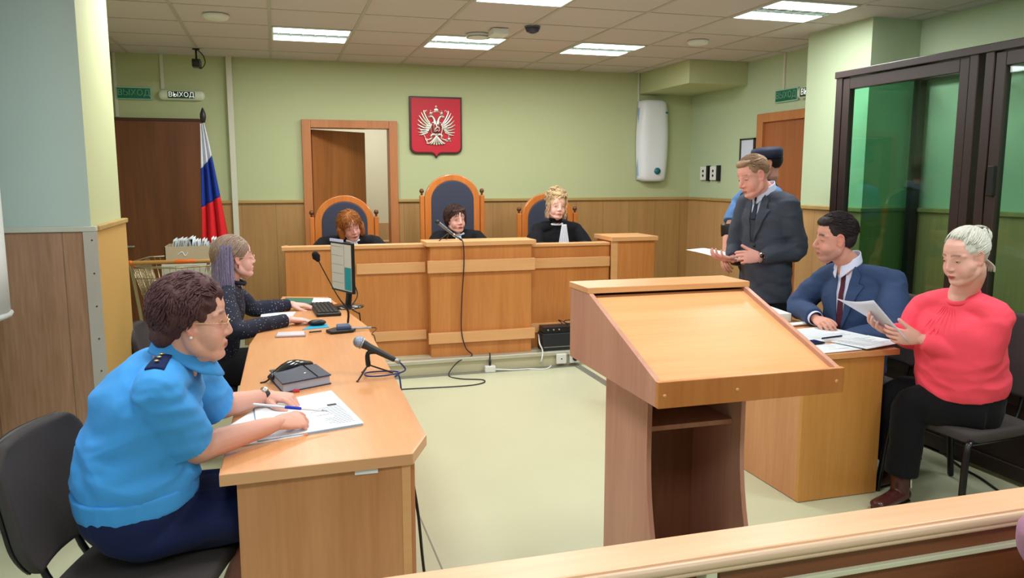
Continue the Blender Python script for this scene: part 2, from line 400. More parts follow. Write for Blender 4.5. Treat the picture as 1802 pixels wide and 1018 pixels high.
# small ceiling things
def disc(name, c, r, h, m, label, cat, group=None):
    g = MB().lathe([(r, 0), (r, -h*.4), (r*.85, -h), (r*.3, -h*1.05), (.001, -h*1.05)], c, 24)
    return T(obj(name, g, m, smooth=True), label, cat, group)
disc('smoke_detector', (-.335, 5.89, CZ-.004), .085, .03, white_m, 'round white detector on the ceiling tile above the flag side', 'smoke detector')
disc('smoke_detector', (3.31, 5.89, CZ-.004), .085, .03, white_m, 'round white detector on the ceiling to the right, before the duct box', 'smoke detector')
t = empty('ceiling_speaker', (1.56, 6.02, CZ-.06), 'white box and round speaker on the ceiling beside the middle back light', 'speaker')
obj('speaker_disc', MB().lathe([(.09, 0), (.09, -.02), (.07, -.03), (.001, -.03)], (1.54, 6.1, CZ-.004), 24), white_m, t, smooth=True)
obj('rim', MB().lathe([(.094, -.022), (.094, -.028), (.088, -.028), (.088, -.022)], (1.54, 6.1, CZ-.004), 24), metal_g, t, smooth=True)
obj('box', MB().box((1.58, 5.80, CZ-.05), (1.70, 5.95, CZ-.004)), white_m, t, bevel=.005)
t = empty('dome_camera', (1.845, 5.69, CZ-.05), 'small dark dome camera hanging from the ceiling grid', 'camera')
obj('dome', MB().lathe([(.05, -.004), (.055, -.02), (.045, -.04), (.02, -.052), (.001, -.054)], (1.845, 5.69, CZ), 20), mat('dark dome', (58,58,84), .25), t, smooth=True)
obj('mount', MB().lathe([(.058, 0), (.058, -.008), (.05, -.008)], (1.845, 5.69, CZ-.003), 20), mat('dome mount', (110,110,120), .5), t, smooth=True)
t = empty('ceiling_camera', (-.60, 7.42, CZ-.2), 'small black camera with cable hanging from the ceiling above the flag', 'camera')
obj('bracket', MB().cyl((-.60, 7.46, CZ), (-.60, 7.46, CZ-.10), .008).cyl((-.60, 7.46, CZ-.004), (-.60, 7.46, CZ-.012), .03), black_p, t, smooth=True)
obj('camera_body', MB().box((-.63, 7.36, CZ-.165), (-.56, 7.47, CZ-.10)).cyl((-.595, 7.36, CZ-.135), (-.60, 7.33, CZ-.14), .022), black_p, t, bevel=.006)
obj('cable', MB().tube([(-.60, 7.46, CZ-.005), (-.55, 7.46, CZ-.05), (-.53, 7.45, CZ-.12), (-.565, 7.44, CZ-.17), (-.60, 7.45, CZ-.15)], .004), black_p, t, smooth=True)

# wall trunking
tr = mat('trunking plastic', (206,206,188), .5)
def trunk(a, b, label): return T(obj('cable_trunking', MB().box(a, b), tr, bevel=.002), label, 'cable trunking')
trunk((-.385, BY-.06, .0), (-.335, BY-.04, CZ), 'tall pale trunking running floor to ceiling right of the flag')
trunk((-.945, BY-.015, 2.385), (-.915, BY, CZ), 'short thin trunking from the ceiling down to the lit oval exit lamp')
trunk((-1.33, BY-.015, 2.13), (-1.305, BY, CZ), 'thin trunking running from the ceiling to the brown door, behind the flat exit sign')
trunk((3.735, BY-.015, 2.40), (3.755, BY, CZ), 'thin trunking in front of the duct box, from the ceiling to the white wall device')
trunk((RX-.015, 6.24, 2.36), (RX, 6.265, CZ), 'thin trunking from the ceiling to the exit sign over the right door')

# exit signs
green_s = mat('exit sign green', (8,84,58), .4, emit=(8,84,58), es=.25)
sign_t = mat('exit sign lettering', (110,160,136), .5); sign_w = mat('white lettering', (235,240,235), .5, emit=(235,240,235), es=.5)
wt = 'ВЫХОД'
t = empty('exit_sign', (-1.17, BY-.02, 2.29), 'flat green exit sign with dim pale letters over the brown door', 'exit sign')
obj('board', MB().box((-1.315, BY-.02, 2.285), (-1.025, BY-.002, 2.395)), mat('sign border', (150,190,170), .5), t)
obj('face', MB().box((-1.305, BY-.022, 2.295), (-1.035, BY-.019, 2.385)), green_s, t)
obj('lettering', text_mb(wt, .072, frame((-1.17, BY-.023, 2.343), (1,0,0), (0,0,1), (0,-1,0))), sign_t, t)
t = empty('exit_lamp', (-.77, BY-.06, 2.28), 'oval clear exit lamp with white letters on green, left of the flag top', 'exit sign')
g = MB().tube([(-.93, BY-.035, 2.33), (-.61, BY-.035, 2.33)], (.042, .034), side=(0,0,1), seg=16, sub=1)
obj('housing', g, mat('lamp cover plastic', (196,205,178), .3, emit=(196,205,178), es=.12), t, smooth=True)
obj('face', MB().box((-.885, BY-.074, 2.302), (-.66, BY-.068, 2.362)), mat('exit lamp green', (20,60,48), .4), t)
obj('lettering', text_mb(wt, .058, frame((-.772, BY-.0755, 2.332), (1,0,0), (0,0,1), (0,-1,0))), sign_w, t)
t = empty('exit_sign', (RX-.02, 6.19, 2.26), 'green exit sign on the right wall above the brown red door', 'exit sign')
obj('board', MB().box((RX-.02, 6.03, 2.262), (RX-.002, 6.36, 2.375)), mat('sign border', (150,190,170), .5), t)
obj('face', MB().box((RX-.023, 6.045, 2.272), (RX-.019, 6.345, 2.365)), green_s, t)
obj('lettering', text_mb(wt, .078, frame((RX-.024, 6.195, 2.32), (0,-1,0), (0,0,1), (-1,0,0))), sign_t, t)
t = empty('exit_lamp', (RX-.04, 5.8, 2.25), 'exit lamp on the right wall, mostly hidden behind the green column', 'exit sign')
obj('housing', MB().tube([(RX-.03, 5.97, 2.315), (RX-.03, 5.62, 2.315)], (.05, .03), side=(0,0,1), seg=16, sub=1), mat('lamp cover plastic', (196,205,178), .3), t, smooth=True)
obj('face', MB().box((RX-.066, 5.65, 2.28), (RX-.058, 5.94, 2.35)), mat('exit lamp green', (20,60,48), .4), t)
obj('lettering', text_mb(wt, .07, frame((RX-.068, 5.795, 2.315), (0,-1,0), (0,0,1), (-1,0,0))), sign_w, t)

# air recirculator
t = empty('air_recirculator', (3.9, BY-.1, 1.55), 'tall white rounded air cleaning device on the back wall beside the corner', 'air purifier')
g = MB()
prof = [(1.555, .15), (1.58, .175), (1.70, .185), (1.95, .19), (2.2, .183), (2.36, .17), (2.40, .15)]
def recf(u, v):
    z = 1.555+u*.855; a = (v-.5)*2
    wd = .160+.022*math.sin(pi*min(1, max(0, (u-.05)/.9))) - (.05*(max(0, .04-u)/.04)**2+.04*(max(0, u-.96)/.04)**2)
    return (3.905+a*wd, BY-.025-.10*(1-abs(a)**4)**.5*(1-.3*(abs(u-.5)*2)**8), z)
g.grid(recf, 40, 24, thick=(0, .02, 0)); g.box((3.74, BY-.03, 1.57), (4.07, BY-.001, 2.40))
obj('casing', g, mat('device casing', (226,230,236), .35), t, smooth=True)
obj('side_strip', MB().box((3.735, BY-.05, 1.62), (3.75, BY-.02, 2.33)), mat('pale blue plastic', (150,180,215), .4), t, bevel=.003)
obj('knob', MB().cyl((3.93, BY-.115, 1.665), (3.93, BY-.135, 1.665), .035, seg=24), mat('teal knob', (22,110,122), .35), t, smooth=True)
obj('badge', MB().box((4.0, BY-.113, 2.27), (4.05, BY-.108, 2.29)), mat('teal badge', (40,120,130), .4), t, bevel=.002)

# wall panel with sockets, picture
def wsock(y0, y1, z0, z1, label):
    t = empty('wall_socket', (RX-.03, (y0+y1)/2, z0), label, 'wall socket', 'small white boxes on the right wall')
    obj('plate', MB().box((RX-.03, y0, z0), (RX-.001, y1, z1)), white_m, t, bevel=.004)
    g = MB()
    for k in range(2): g.cyl((RX-.031, (y0+y1)/2, z0+(z1-z0)*(.33+.34*k)), (RX-.034, (y0+y1)/2, z0+(z1-z0)*(.33+.34*k)), .014)
    obj('socket_holes', g, black_p, t)
    obj('dark_edge', MB().box((RX-.034, y0-.04, z0-.01), (RX-.001, y0-.002, z1+.01)), black_p, t)
wsock(7.50, 7.63, 1.57, 1.71, 'white double socket on the right wall, the one nearer the corner')
wsock(7.30, 7.43, 1.57, 1.71, 'white double socket on the right wall, the one nearer the picture')
t = empty('picture_frame', (RX-.02, 6.78, 1.72), 'white notice in a dark frame on the right wall beside the door', 'picture frame')
g = MB()
for a, b in (((6.655, 1.70), (6.675, 1.97)), ((6.885, 1.70), (6.905, 1.97)), ((6.655, 1.70), (6.905, 1.715)), ((6.655, 1.955), (6.905, 1.97))):
    g.box((RX-.02, a[0], a[1]), (RX-.001, b[0], b[1]))
obj('frame', g, mat('picture frame dark', (60,50,44), .4), t)
obj('notice', MB().box((RX-.012, 6.675, 1.715), (RX-.008, 6.885, 1.955)), mat('notice paper', (205,212,232), .6), t)

# ------------------------------------------------------------ coat of arms
em = empty('coat_of_arms', (1.553, BY-.03, 1.79), 'red shield with a silver two headed eagle on the back wall above the middle chair', 'coat of arms')
def shield(w, h0, z1, tip, rc, y0, y1, cx=1.553):
    p = [(cx-w, z1), (cx-w, h0+rc)]
    for k in range(1, 6): a = pi/2*k/6; p.append((cx-w+rc*(1-math.cos(a)), h0+rc-rc*math.sin(a)))
    p += [(cx-w+rc, h0), (cx-.05, h0), (cx-.02, h0-.012), (cx, tip), (cx+.02, h0-.012), (cx+.05, h0), (cx+w-rc, h0)]
    for k in range(5, 0, -1): a = pi/2*k/6; p.append((cx+w-rc*(1-math.cos(a)), h0+rc-rc*math.sin(a)))
    p += [(cx+w, h0+rc), (cx+w, z1)]
    Mz = frame((0, y1, 0), (1,0,0), (0,0,1), (0,-1,0))
    return MB().prism(p, 0, y1-y0, M=Mz)
obj('shield_rim', shield(.263, 1.83, 2.385, 1.785, .06, BY-.03, BY-.002), mat('dark wood rim', (66,22,16), .4), em, bevel=.004)
obj('shield_field', shield(.245, 1.848, 2.367, 1.806, .05, BY-.034, BY-.028), mat('crimson field', (190,20,44), .5), em)
E0 = frame((1.553, BY-.036, 2.09), (1,0,0), (0,0,1), (0,-1,0))    # emblem plane
def ep(x, y, z=.0): return E0 @ V((x, y, z))
def etube(mb, pts, r, z=.004, **k): mb.tube([ep(a, b, z) for a, b in pts], r, seg=8, sub=3, **k)
wg = MB()
for s in (-1, 1):
    for k in range(8):          # long feathers fanned from the shoulder
        a = math.radians(66-13*k); L_ = .150-.007*abs(k-2)-.006*max(0, k-4)
        bx, by = .062+.004*k, .03-.012*k
        dx, dy = math.cos(a)*.62, math.sin(a)
        etube(wg, [(s*bx, by), (s*(bx+dx*L_*.55+.02), by+dy*L_*.5), (s*(bx+dx*L_+.028), by+dy*L_*.93+.012)], [.009, .0095, .004], .006)
    for k in range(5):
        etube(wg, [(s*(.05+.008*k), .02-.014*k), (s*(.085+.01*k), .035-.022*k)], [.011, .008], .012)
obj('wings', wg, silver, em, smooth=True)
bd = MB()
bd.sph(ep(0, -.02, .004), (.045, .014, .075), seg=20, rings=12)
for s in (-1, 1):
    etube(bd, [(s*.015, .03), (s*.02, .07), (s*.04, .10), (s*.058, .105)], [.02, .014, .013, .012], .008)
    etube(bd, [(s*.058, .108), (s*.078, .100), (s*.082, .092)], [.010, .006, .002], .008)
    etube(bd, [(s*.06, .095), (s*.074, .090)], [.005, .002], .008)
    for k in range(4): etube(bd, [(s*(.03-.006*k), .03+.014*k), (s*(.042-.006*k), .026+.014*k)], [.006, .003], .012)
    etube(bd, [(s*.03, -.07), (s*.055, -.085), (s*.05, -.11), (s*.085, -.125)], [.016, .014, .009, .006], .006)
    for q in (-1, 0, 1): etube(bd, [(s*.085, -.125), (s*(.10), -.125+.012*q)], [.005, .002], .008)
for k in range(-3, 4):
    etube(bd, [(0, -.09), (k*.014, -.135), (k*.026, -.175+.004*abs(k))], [.012, .010, .008], .006)
    etube(bd, [(k*.026, -.170+.004*abs(k)), (k*.029, -.18+.006*abs(k))], [.010, .006], .008)
obj('eagle_body', bd, silver, em, smooth=True)
cr = MB()
def crown(cx, cy, s):
    cr.sph(ep(cx, cy, .006), (.02*s, .008, .018*s)); etube(cr, [(cx-.018*s, cy-.014*s), (cx+.018*s, cy-.014*s)], .005*s)
    etube(cr, [(cx, cy+.016*s), (cx, cy+.036*s)], .003*s); etube(cr, [(cx-.008*s, cy+.028*s), (cx+.008*s, cy+.028*s)], .003*s)
crown(0, .165, 1.2); crown(-.055, .135, .75); crown(.055, .135, .75)
etube(cr, [(-.05, .12), (-.03, .148), (0, .143), (.03, .148), (.05, .12)], .003)
for s in (-1, 1):
    etube(cr, [(s*.085, .155), (s*.10, .165), (s*.105, .145), (s*.12, .16), (s*.125, .14), (s*.115, .11)], .0028)
obj('crowns', cr, silver, em, smooth=True)
g = MB(); etube(g, [(-.165, -.02), (-.13, -.07), (-.10, -.135)], .0045, .008); g.sph(ep(-.168, -.016, .008), .009); etube(g, [(-.112, -.118), (-.092, -.15), (-.098, -.16)], .006, .008)
obj('sceptre', g, silver, em, smooth=True)
g = MB(); g.sph(ep(.125, -.115, .008), .02); etube(g, [(.125, -.095), (.125, -.072)], .003); etube(g, [(.118, -.082), (.132, -.082)], .003); etube(g, [(.10, -.135), (.145, -.135)], .006)
obj('orb', g, silver, em, smooth=True)
sh = MB().box((-.042, -.062, .010), (.042, .035, .020), M=E0)
o = obj('small_shield', sh, mat('dark crimson', (140,12,34), .5), em, bevel=.004)
g = MB(); etube(g, [(-.046, .04), (.046, .04), (.046, -.066), (-.046, -.066)], .004, .018, closed=True)
etube(g, [(-.02, -.045), (-.01, -.015), (.008, .0), (.022, -.01), (.03, -.035)], [.004, .008, .010, .008, .004], .022)
etube(g, [(.0, .0), (-.004, .022)], [.007, .006], .024); etube(g, [(-.012, -.045), (.01, -.03)], .003, .022); etube(g, [(.018, -.045), (.028, -.02)], .003, .022)
etube(g, [(-.03, .02), (-.018, -.05)], .002, .024)
obj('rider_relief', g, silver, o, smooth=True)
obj('dragon_relief', MB().tube([ep(-.022, -.052, .022), ep(0, -.047, .022), ep(.025, -.053, .022)], .005), black_p, o, smooth=True)

# ------------------------------------------------------------ podium and judges' bench
PZ = .13
pd = empty('judges_podium', (1.5, 7, 0), 'low pale step carrying the judges bench, with an aluminium front edge', 'podium', kind='structure')
obj('platform', MB().box((-.1, 6.235, 0), (3.5, 7.88, PZ-.002)), mat('podium face', (196,192,160), .5), pd)
obj('edge_trim', MB().box((-.1, 6.215, PZ-.035), (3.5, 6.30, PZ)), mat('aluminium edge', (196,196,180), .35, metal=.4), pd, bevel=.006)
obj('carpet', MB().box((-.1, 6.30, PZ-.002), (3.5, 7.88, PZ+.001)), floor_m, pd)
struct('trim_2', MB().box((-.1, 6.165, 0), (2.45, 6.225, .006)).box((2.39, 4.2, 0), (2.45, 6.165, .006)), mat('aluminium floor strip', (150,152,148), .35, metal=.6))
struct('trim_3', MB().box((.595, 1.9, 0), (.601, 4.4, .002)), mat('floor seam', (140,138,118), .5))

bn = empty('judges_bench', (1.63, 6.4, PZ), 'long orange beech judges bench with pale bands and a projecting middle', 'bench')
obj('front_panel', MB().box((.055, 6.42, PZ), (1.18, 6.45, 1.03)), bench_m, bn)
obj('front_panel', MB().box((2.04, 6.42, PZ), (2.80, 6.45, 1.01)), bench_m, bn)
obj('end_panel', MB().box((.055, 6.45, PZ), (.085, 6.95, 1.03)), bench_m, bn)
obj('middle_panel', MB().box((1.18, 6.30, PZ), (2.04, 6.45, 1.045)), bench_m, bn)
g = MB().box((.03, 6.40, 1.03), (1.16, 6.52, 1.06)); obj('left_cap', g, trim_m, bn, bevel=.003)
obj('middle_cap', MB().box((1.145, 6.275, 1.045), (2.075, 6.55, 1.083)), trim_m, bn, bevel=.003)
obj('right_cap', MB().box((2.075, 6.405, 1.01), (2.80, 6.52, 1.035)), trim_m, bn, bevel=.003)
obj('pillar', MB().box((2.82, 6.38, PZ), (3.215, 6.75, 1.045)), bench_m, bn)
obj('pillar_cap', MB().box((2.80, 6.355, 1.045), (3.24, 6.78, 1.083)), trim_m, bn, bevel=.003)
obj('pillar_corner', MB().box((2.80, 6.375, PZ), (2.86, 6.385, 1.045)), trim_m, bn)
for a, b in (((.60, 6.40), (1.16, 6.42)), ((2.06, 6.40), (2.80, 6.42))):
    obj('upper_band', MB().box((a[0], a[1], .825), (b[0], b[1], .91)), trim_m, bn, bevel=.003)
obj('upper_band', MB().box((1.155, 6.27, .83), (2.065, 6.30, .93)), trim_m, bn, bevel=.003)
for a, b in (((.055, 6.40), (1.16, 6.42)), ((2.06, 6.40), (2.80, 6.42))):
    obj('lower_band', MB().box((a[0], a[1], .265), (b[0], b[1], .345)), trim_m, bn, bevel=.003)
obj('lower_band', MB().box((1.155, 6.27, .245), (2.065, 6.30, .335)), trim_m, bn, bevel=.003)
obj('worktop', MB().box((.085, 6.45, .855), (2.82, 6.86, .885)), trim_m, bn)
obj('base_shadow_gap', MB().box((1.19, 6.31, PZ), (2.03, 6.44, PZ+.004)), black_p, bn)

# judges' chairs
def judge_chair(cx, y, top, wid, label):
    """arched high back; back plane at y, faces -Y"""
    t = empty('judge_chair', (cx, y, PZ), label, 'chair', 'arched judges chairs')
    hw = wid/2-.035; zb = .62; zs = top-hw*.92
    def arch(r, n=24):
        p = [(-r, zb)]
        p += [(-r*math.cos(pi*k/n), zs+r*.92*math.sin(pi*k/n)) for k in range(n+1)]
        return p+[(r, zb)]
    out = arch(hw); inn = arch(hw-.065); n = len(out); vs = []; fs = []
    for (q, yy) in ((out, y-.025), (inn, y-.025), (out, y+.025), (inn, y+.025)): vs += [V((cx+a, yy, b)) for a, b in q]
    for i in range(n-1):
        fs += [(i, i+1, n+i+1, n+i), (2*n+i, 3*n+i, 3*n+i+1, 2*n+i+1), (i, 2*n+i, 2*n+i+1, i+1), (n+i, n+i+1, 3*n+i+1, 3*n+i)]
    g = MB().add(vs, fs).box((cx-hw, y-.025, zb-.05), (cx+hw, y+.025, zb+.02)); obj('back_frame', g, chairw_m, t, bevel=.008)
    p2 = [(a*1.0, b) for a, b in arch(hw-.06)]
    pad = MB().prism([(cx+a, b) for a, b in p2], 0, .05, M=frame((0, y+.02, 0), (1,0,0), (0,0,1), (0,-1,0)))
    obj('back_pad', pad, blue_pad, t, bevel=.012)
    for s in (-1, 1):
        px = cx+s*(wid/2-.012); zt = zs+.05
        o = obj('post', MB().box((px-.02, y-.03, PZ+.0), (px+.02, y+.03, zt)), chairw_m, t, bevel=.006)
        obj('finial', MB().lathe([(.008, 0), (.012, .008), (.008, .014), (.020, .03), (.022, .042), (.014, .058), (.001, .062)], (px, y, zt), 16), mat('dark varnished wood', (96,54,26), .25), o, smooth=True)
        obj('armrest', MB().tube([(px, y-.03, .84), (px, y-.25, .85), (px, y-.44, .83)], (.028, .018), side=(1,0,0)), chairw_m, t, smooth=True)
        obj('leg', MB().tube([(px, y-.42, PZ), (px, y-.42, .5), (px, y-.42, .83)], .02), chairw_m, t, smooth=True)
    obj('seat', MB().box((cx-hw+.01, y-.46, .54), (cx+hw-.01, y-.02, .63)), blue_pad, t, bevel=.025)
    obj('seat_rail', MB().box((cx-hw, y-.47, .48), (cx+hw, y-.02, .545)), chairw_m, t, bevel=.006)
    return t
judge_chair(.594, 7.35, 1.437, .60, 'low arched judges chair before the open door, behind the auburn haired judge')
judge_chair(1.594, 7.35, 1.626, .60, 'tallest arched judges chair, in the middle under the coat of arms')
judge_chair(2.54, 7.35, 1.447, .60, 'low arched judges chair behind the curly blonde judge')

# ------------------------------------------------------------ left desk
dk = empty('side_desk', (.15, 4.1, 0), 'long beech desk on the left where the officer and the clerk work', 'desk')
poly = [(-.186, 2.337), (.376, 2.357), (.449, 2.524), (.478, 4.55), (.335, 5.75), (.02, 5.87), (-.158, 4.2)]
obj('worktop', MB().prism(poly, .714, .75), top_m, dk, bevel=.003)
obj('worktop_edge', MB().prism([(-.188, 2.334), (.378, 2.354), (.452, 2.522), (.40, 2.53), (.36, 2.40), (-.188, 2.39)], .713, .7495), mat('pale edge band', (212,160,116), .35), dk, bevel=.002)
obj('end_panel', MB().box((-.143, 2.372, 0), (.345, 2.398, .714)), side_m, dk)
obj('corner_post', MB().box((.345, 2.37, 0), (.372, 2.40, .714)), trim_m, dk)
obj('modesty_panel', MB().box((.372, 2.40, .02), (.39, 5.7, .714)), side_m, dk)
obj('foot_block', MB().box((.345, 2.365, 0), (.395, 2.42, .09)), trim_m, dk, bevel=.004)
obj('far_panel', MB().box((-.02, 5.66, 0), (.372, 5.68, .714)), side_m, dk)
obj('middle_panel', MB().box((-.02, 4.0, 0), (.372, 4.02, .714)), side_m, dk)
obj('label_strip', MB().box((.20, 2.364, .695), (.27, 2.371, .713)), paper_m, dk)

# right desk
rd = empty('side_desk', (2.7, 4.1, 0), 'beech desk on the right covered with papers, before the seated man and woman', 'desk')
obj('worktop', MB().box((2.41, 3.165, .72), (2.965, 5.05, .75)), top_m, rd, bevel=.003)
obj('end_panel', MB().box((2.42, 3.18, .004), (2.885, 3.205, .72)), wood('ochre beech side', (186,126,58), (204,146,76), 'z', .35), rd)
obj('side_panel', MB().box((2.42, 3.205, .004), (2.445, 3.72, .72)), side_m, rd)
obj('modesty_panel', MB().box((2.47, 3.72, .02), (2.49, 5.0, .72)), bench_m, rd)
obj('band', MB().box((2.44, 3.73, .26), (2.47, 5.0, .34)), trim_m, rd, bevel=.003)
obj('inner_panel', MB().box((2.49, 3.70, .004), (2.885, 3.72, .72)), side_m, rd)
obj('far_panel', MB().box((2.47, 5.0, .004), (2.9, 5.02, .72)), side_m, rd)
obj('plinth', MB().box((2.425, 3.185, 0), (2.88, 3.715, .005)), black_p, rd)

# ------------------------------------------------------------ lectern
lx, ly, lw, ld_ = 1.083, 2.115, .665, .737
lc = empty('lectern', (lx+lw/2, 2.55, 0), 'beech lectern with a sloping top and open back, standing in the middle of the floor', 'lectern')
def side(x0, x1):
    p = [(ly, .905), (ly, .985), (ly+ld_-.19, 1.178), (ly+ld_, 1.178), (ly+ld_, .905)]
    return MB().prism(p, 0, x1-x0, M=frame((x0, 0, 0), (0,1,0), (0,0,1), (1,0,0)))
obj('side_board', side(lx, lx+.018), lect_m, lc, bevel=.0015); obj('side_board', side(lx+lw-.018, lx+lw), lect_m, lc, bevel=.0015)
fb = obj('front_board', MB().box((lx-.001, ly-.018, .905), (lx+lw+.001, ly, .988)), bench_m, lc, bevel=.002)
for x in (lx+.02, lx+.27, lx+lw-.03): obj('screw_cap', MB().cyl((x, ly-.018, .945), (x, ly-.0205, .945), .006, seg=12), trim_m, fb, smooth=True)
sl = math.atan2(.193, ld_-.19)
Ms = Matrix.Translation((lx+.018, ly, .967)) @ Matrix.Rotation(sl, 4, 'X')
obj('sloping_top', MB().box((0, 0, -.016), (lw-.036, .60, 0), M=Ms), lecttop_m, lc)
obj('lid', MB().box((lx-.004, ly+ld_-.19, 1.178), (lx+lw+.004, ly+ld_+.004, 1.20)), lecttop_m, lc, bevel=.002)
obj('lid_edge', MB().box((lx-.0045, ly+ld_-.1912, 1.1785), (lx+lw+.0045, ly+ld_-.1895, 1.1985)), trim_m, lc)
obj('back_board', MB().box((lx+.018, ly+ld_-.018, .905), (lx+lw-.018, ly+ld_, 1.178)), lect_m, lc)
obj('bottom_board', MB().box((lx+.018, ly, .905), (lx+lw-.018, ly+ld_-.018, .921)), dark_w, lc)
bx0, bx1 = 1.235, 1.615
def leg(x0):
    p = [(2.84, .905), (2.84, 0)]
    for k in range(13):
        z = k/12*.905; p.append((2.47-.19*max(0, 1-z/.62)**1.9, z))
    return MB().prism(p, 0, .018, M=frame((x0, 0, 0), (0,1,0), (0,0,1), (1,0,0)))
obj('leg_panel', leg(bx0), lect_m, lc); obj('leg_panel', leg(bx1), lect_m, lc)
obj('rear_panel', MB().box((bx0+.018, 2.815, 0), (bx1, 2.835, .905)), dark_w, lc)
obj('shelf', MB().box((bx0+.018, 2.53, .680), (bx1, 2.815, .698)), lect_m, lc)
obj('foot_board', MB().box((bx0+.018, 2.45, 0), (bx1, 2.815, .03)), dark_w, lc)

# ------------------------------------------------------------ barrier in front of the camera
br = empty('barrier', (1.2, 1.36, 0), 'pale beech capped low barrier crossing the bottom right of the view', 'barrier')
def barbox(mb, x0, y0, z0, x1, y1, z1): return mb.box((x0, y0, z0), (x1, y1, z1))
obj('cap', MB().box((.12, 1.315, .83), (2.6, 1.415, .853)), railcap_m, br, bevel=.005)
g = MB().tube([(.12, 1.31, .838), (2.6, 1.31, .838)], .011, sub=1, seg=14); g.tube([(.12, 1.310, .824), (2.6, 1.310, .824)], .007, sub=1, seg=14)
obj('moulding', g, mat('barrier moulding', (206,178,150), .35), br, smooth=True)
obj('panel', MB().box((.83, 1.32, .02), (2.6, 1.34, .83)), bar_m, br)
obj('frame_rail', MB().box((.80, 1.308, .764), (2.6, 1.322, .776)), mat('pale green strip', (196,198,172), .5), br, bevel=.002)
obj('post', MB().box((.79, 1.305, 0), (.815, 1.345, .83)), mat('pale green strip', (196,198,172), .5), br, bevel=.002)
obj('post', MB().box((.70, 1.33, 0), (.77, 1.37, .83)), black_p, br, bevel=.002)
obj('post', MB().box((.14, 1.33, 0), (.20, 1.38, .83)), railcap_m, br, bevel=.002)
obj('lower_rail', MB().box((.14, 1.34, .10), (.79, 1.36, .55)), bar_m, br)

# ------------------------------------------------------------ glass dock
brown = mat('dark brown steel', (48,34,32), .35, spec=.6)
gm = bpy.data.materials.new('green tinted glass'); gm.use_nodes = True
nt = gm.node_tree; nt.nodes.clear()
ou = nt.nodes.new('ShaderNodeOutputMaterial'); mxs = nt.nodes.new('ShaderNodeMixShader'); tp = nt.nodes.new('ShaderNodeBsdfTransparent'); gl = nt.nodes.new('ShaderNodeBsdfGlossy'); fr = nt.nodes.new('ShaderNodeLayerWeight'); fr.inputs['Blend'].default_value = .25
tp.inputs[0].default_value = (.75, .945, .885, 1); gl.inputs['Roughness'].default_value = .02
mr = nt.nodes.new('ShaderNodeMapRange'); mr.inputs['To Min'].default_value = .03; mr.inputs['To Max'].default_value = .6; nt.links.new(fr.outputs['Facing'], mr.inputs[0]); pw = nt.nodes.new('ShaderNodeMath'); pw.operation = 'POWER'; pw.inputs[1].default_value = 1.6; nt.links.new(mr.outputs[0], pw.inputs[0]); nt.links.new(pw.outputs[0], mxs.inputs[0]); nt.links.new(tp.outputs[0], mxs.inputs[1]); nt.links.new(gl.outputs[0], mxs.inputs[2]); nt.links.new(mxs.outputs[0], ou.inputs[0])
KX, KY, KT = 3.66, 4.64, 2.29
cg = empty('glass_dock', (KX+.35, 3.2, 0), 'dark brown steel framed dock with green glass on the right', 'dock')
for i, (a, b) in enumerate((((KX, KY-.06, .0), (KX+.06, KY, KT)), ((4.30, KY-.06, 0), (4.36, KY, KT)), ((KX, 3.50, 0), (KX+.06, 3.555, KT)), ((KX, 3.40, 0), (KX+.06, 3.455, KT)), ((KX, 1.6, 0), (KX+.06, 1.66, KT)), ((4.30, 1.6, 0), (4.36, 1.66, KT)))):
    obj('post', MB().box(a, b), brown, cg, bevel=.004)
obj('top_rail', MB().box((KX-.01, 1.6, KT-.035), (KX+.07, KY+.005, KT+.01)), brown, cg, bevel=.004)
obj('top_rail', MB().box((KX+.07, KY-.06, KT-.03), (4.36, KY, KT+.01)), brown, cg, bevel=.004)
obj('top_rail', MB().box((4.30, 1.6, KT-.03), (4.36, KY-.06, KT+.01)), brown, cg, bevel=.004)
# window leaf left of the double post
def leaf(name, y0, y1, z0, z1, parent):
    g = MB().box((KX+.005, y0, z0), (KX+.05, y0+.065, z1)).box((KX+.005, y1-.065, z0), (KX+.05, y1, z1)).box((KX+.005, y0+.065, z0), (KX+.05, y1-.065, z0+.065)).box((KX+.005, y0+.065, z1-.075), (KX+.05, y1-.065, z1))
    o = obj(name, g, brown, parent, bevel=.004)
    obj('glass_pane', MB().box((KX+.022, y0+.06, z0+.06), (KX+.030, y1-.06, z1-.07)), gm, o); return o
leaf('glazed_panel', 3.56, KY-.065, .42, KT-.04, cg)
dr = leaf('dock_door', 2.35, 3.395, .42, KT-.04, cg)
obj('handle', MB().box((KX-.02, 3.33, 1.50), (KX+.01, 3.37, 1.66)), black_p, dr, bevel=.004)
leaf('glazed_panel', 1.67, 2.34, .42, KT-.04, cg)
obj('lower_panel', MB().box((KX+.01, 1.66, .06), (KX+.05, KY-.06, .42)), brown, cg)
obj('bottom_rail', MB().box((KX-.005, 1.6, .02), (KX+.06, KY, .10)), brown, cg, bevel=.004)
obj('end_lower_panel', MB().box((KX+.06, KY-.045, .02), (4.30, KY-.015, .42)), brown, cg)
obj('end_glass', MB().box((KX+.06, KY-.034, .42), (4.30, KY-.026, KT-.03)), gm, cg)
obj('middle_rail', MB().box((KX+.06, KY-.05, .42), (4.30, KY-.01, .47)), brown, cg)
g = MB()
for k in range(14): g.cyl((KX+.07, 1.75+.2*k, KT-.01), (4.30, 1.75+.2*k, KT-.01), .008, seg=8)
obj('roof_bars', g, brown, cg)
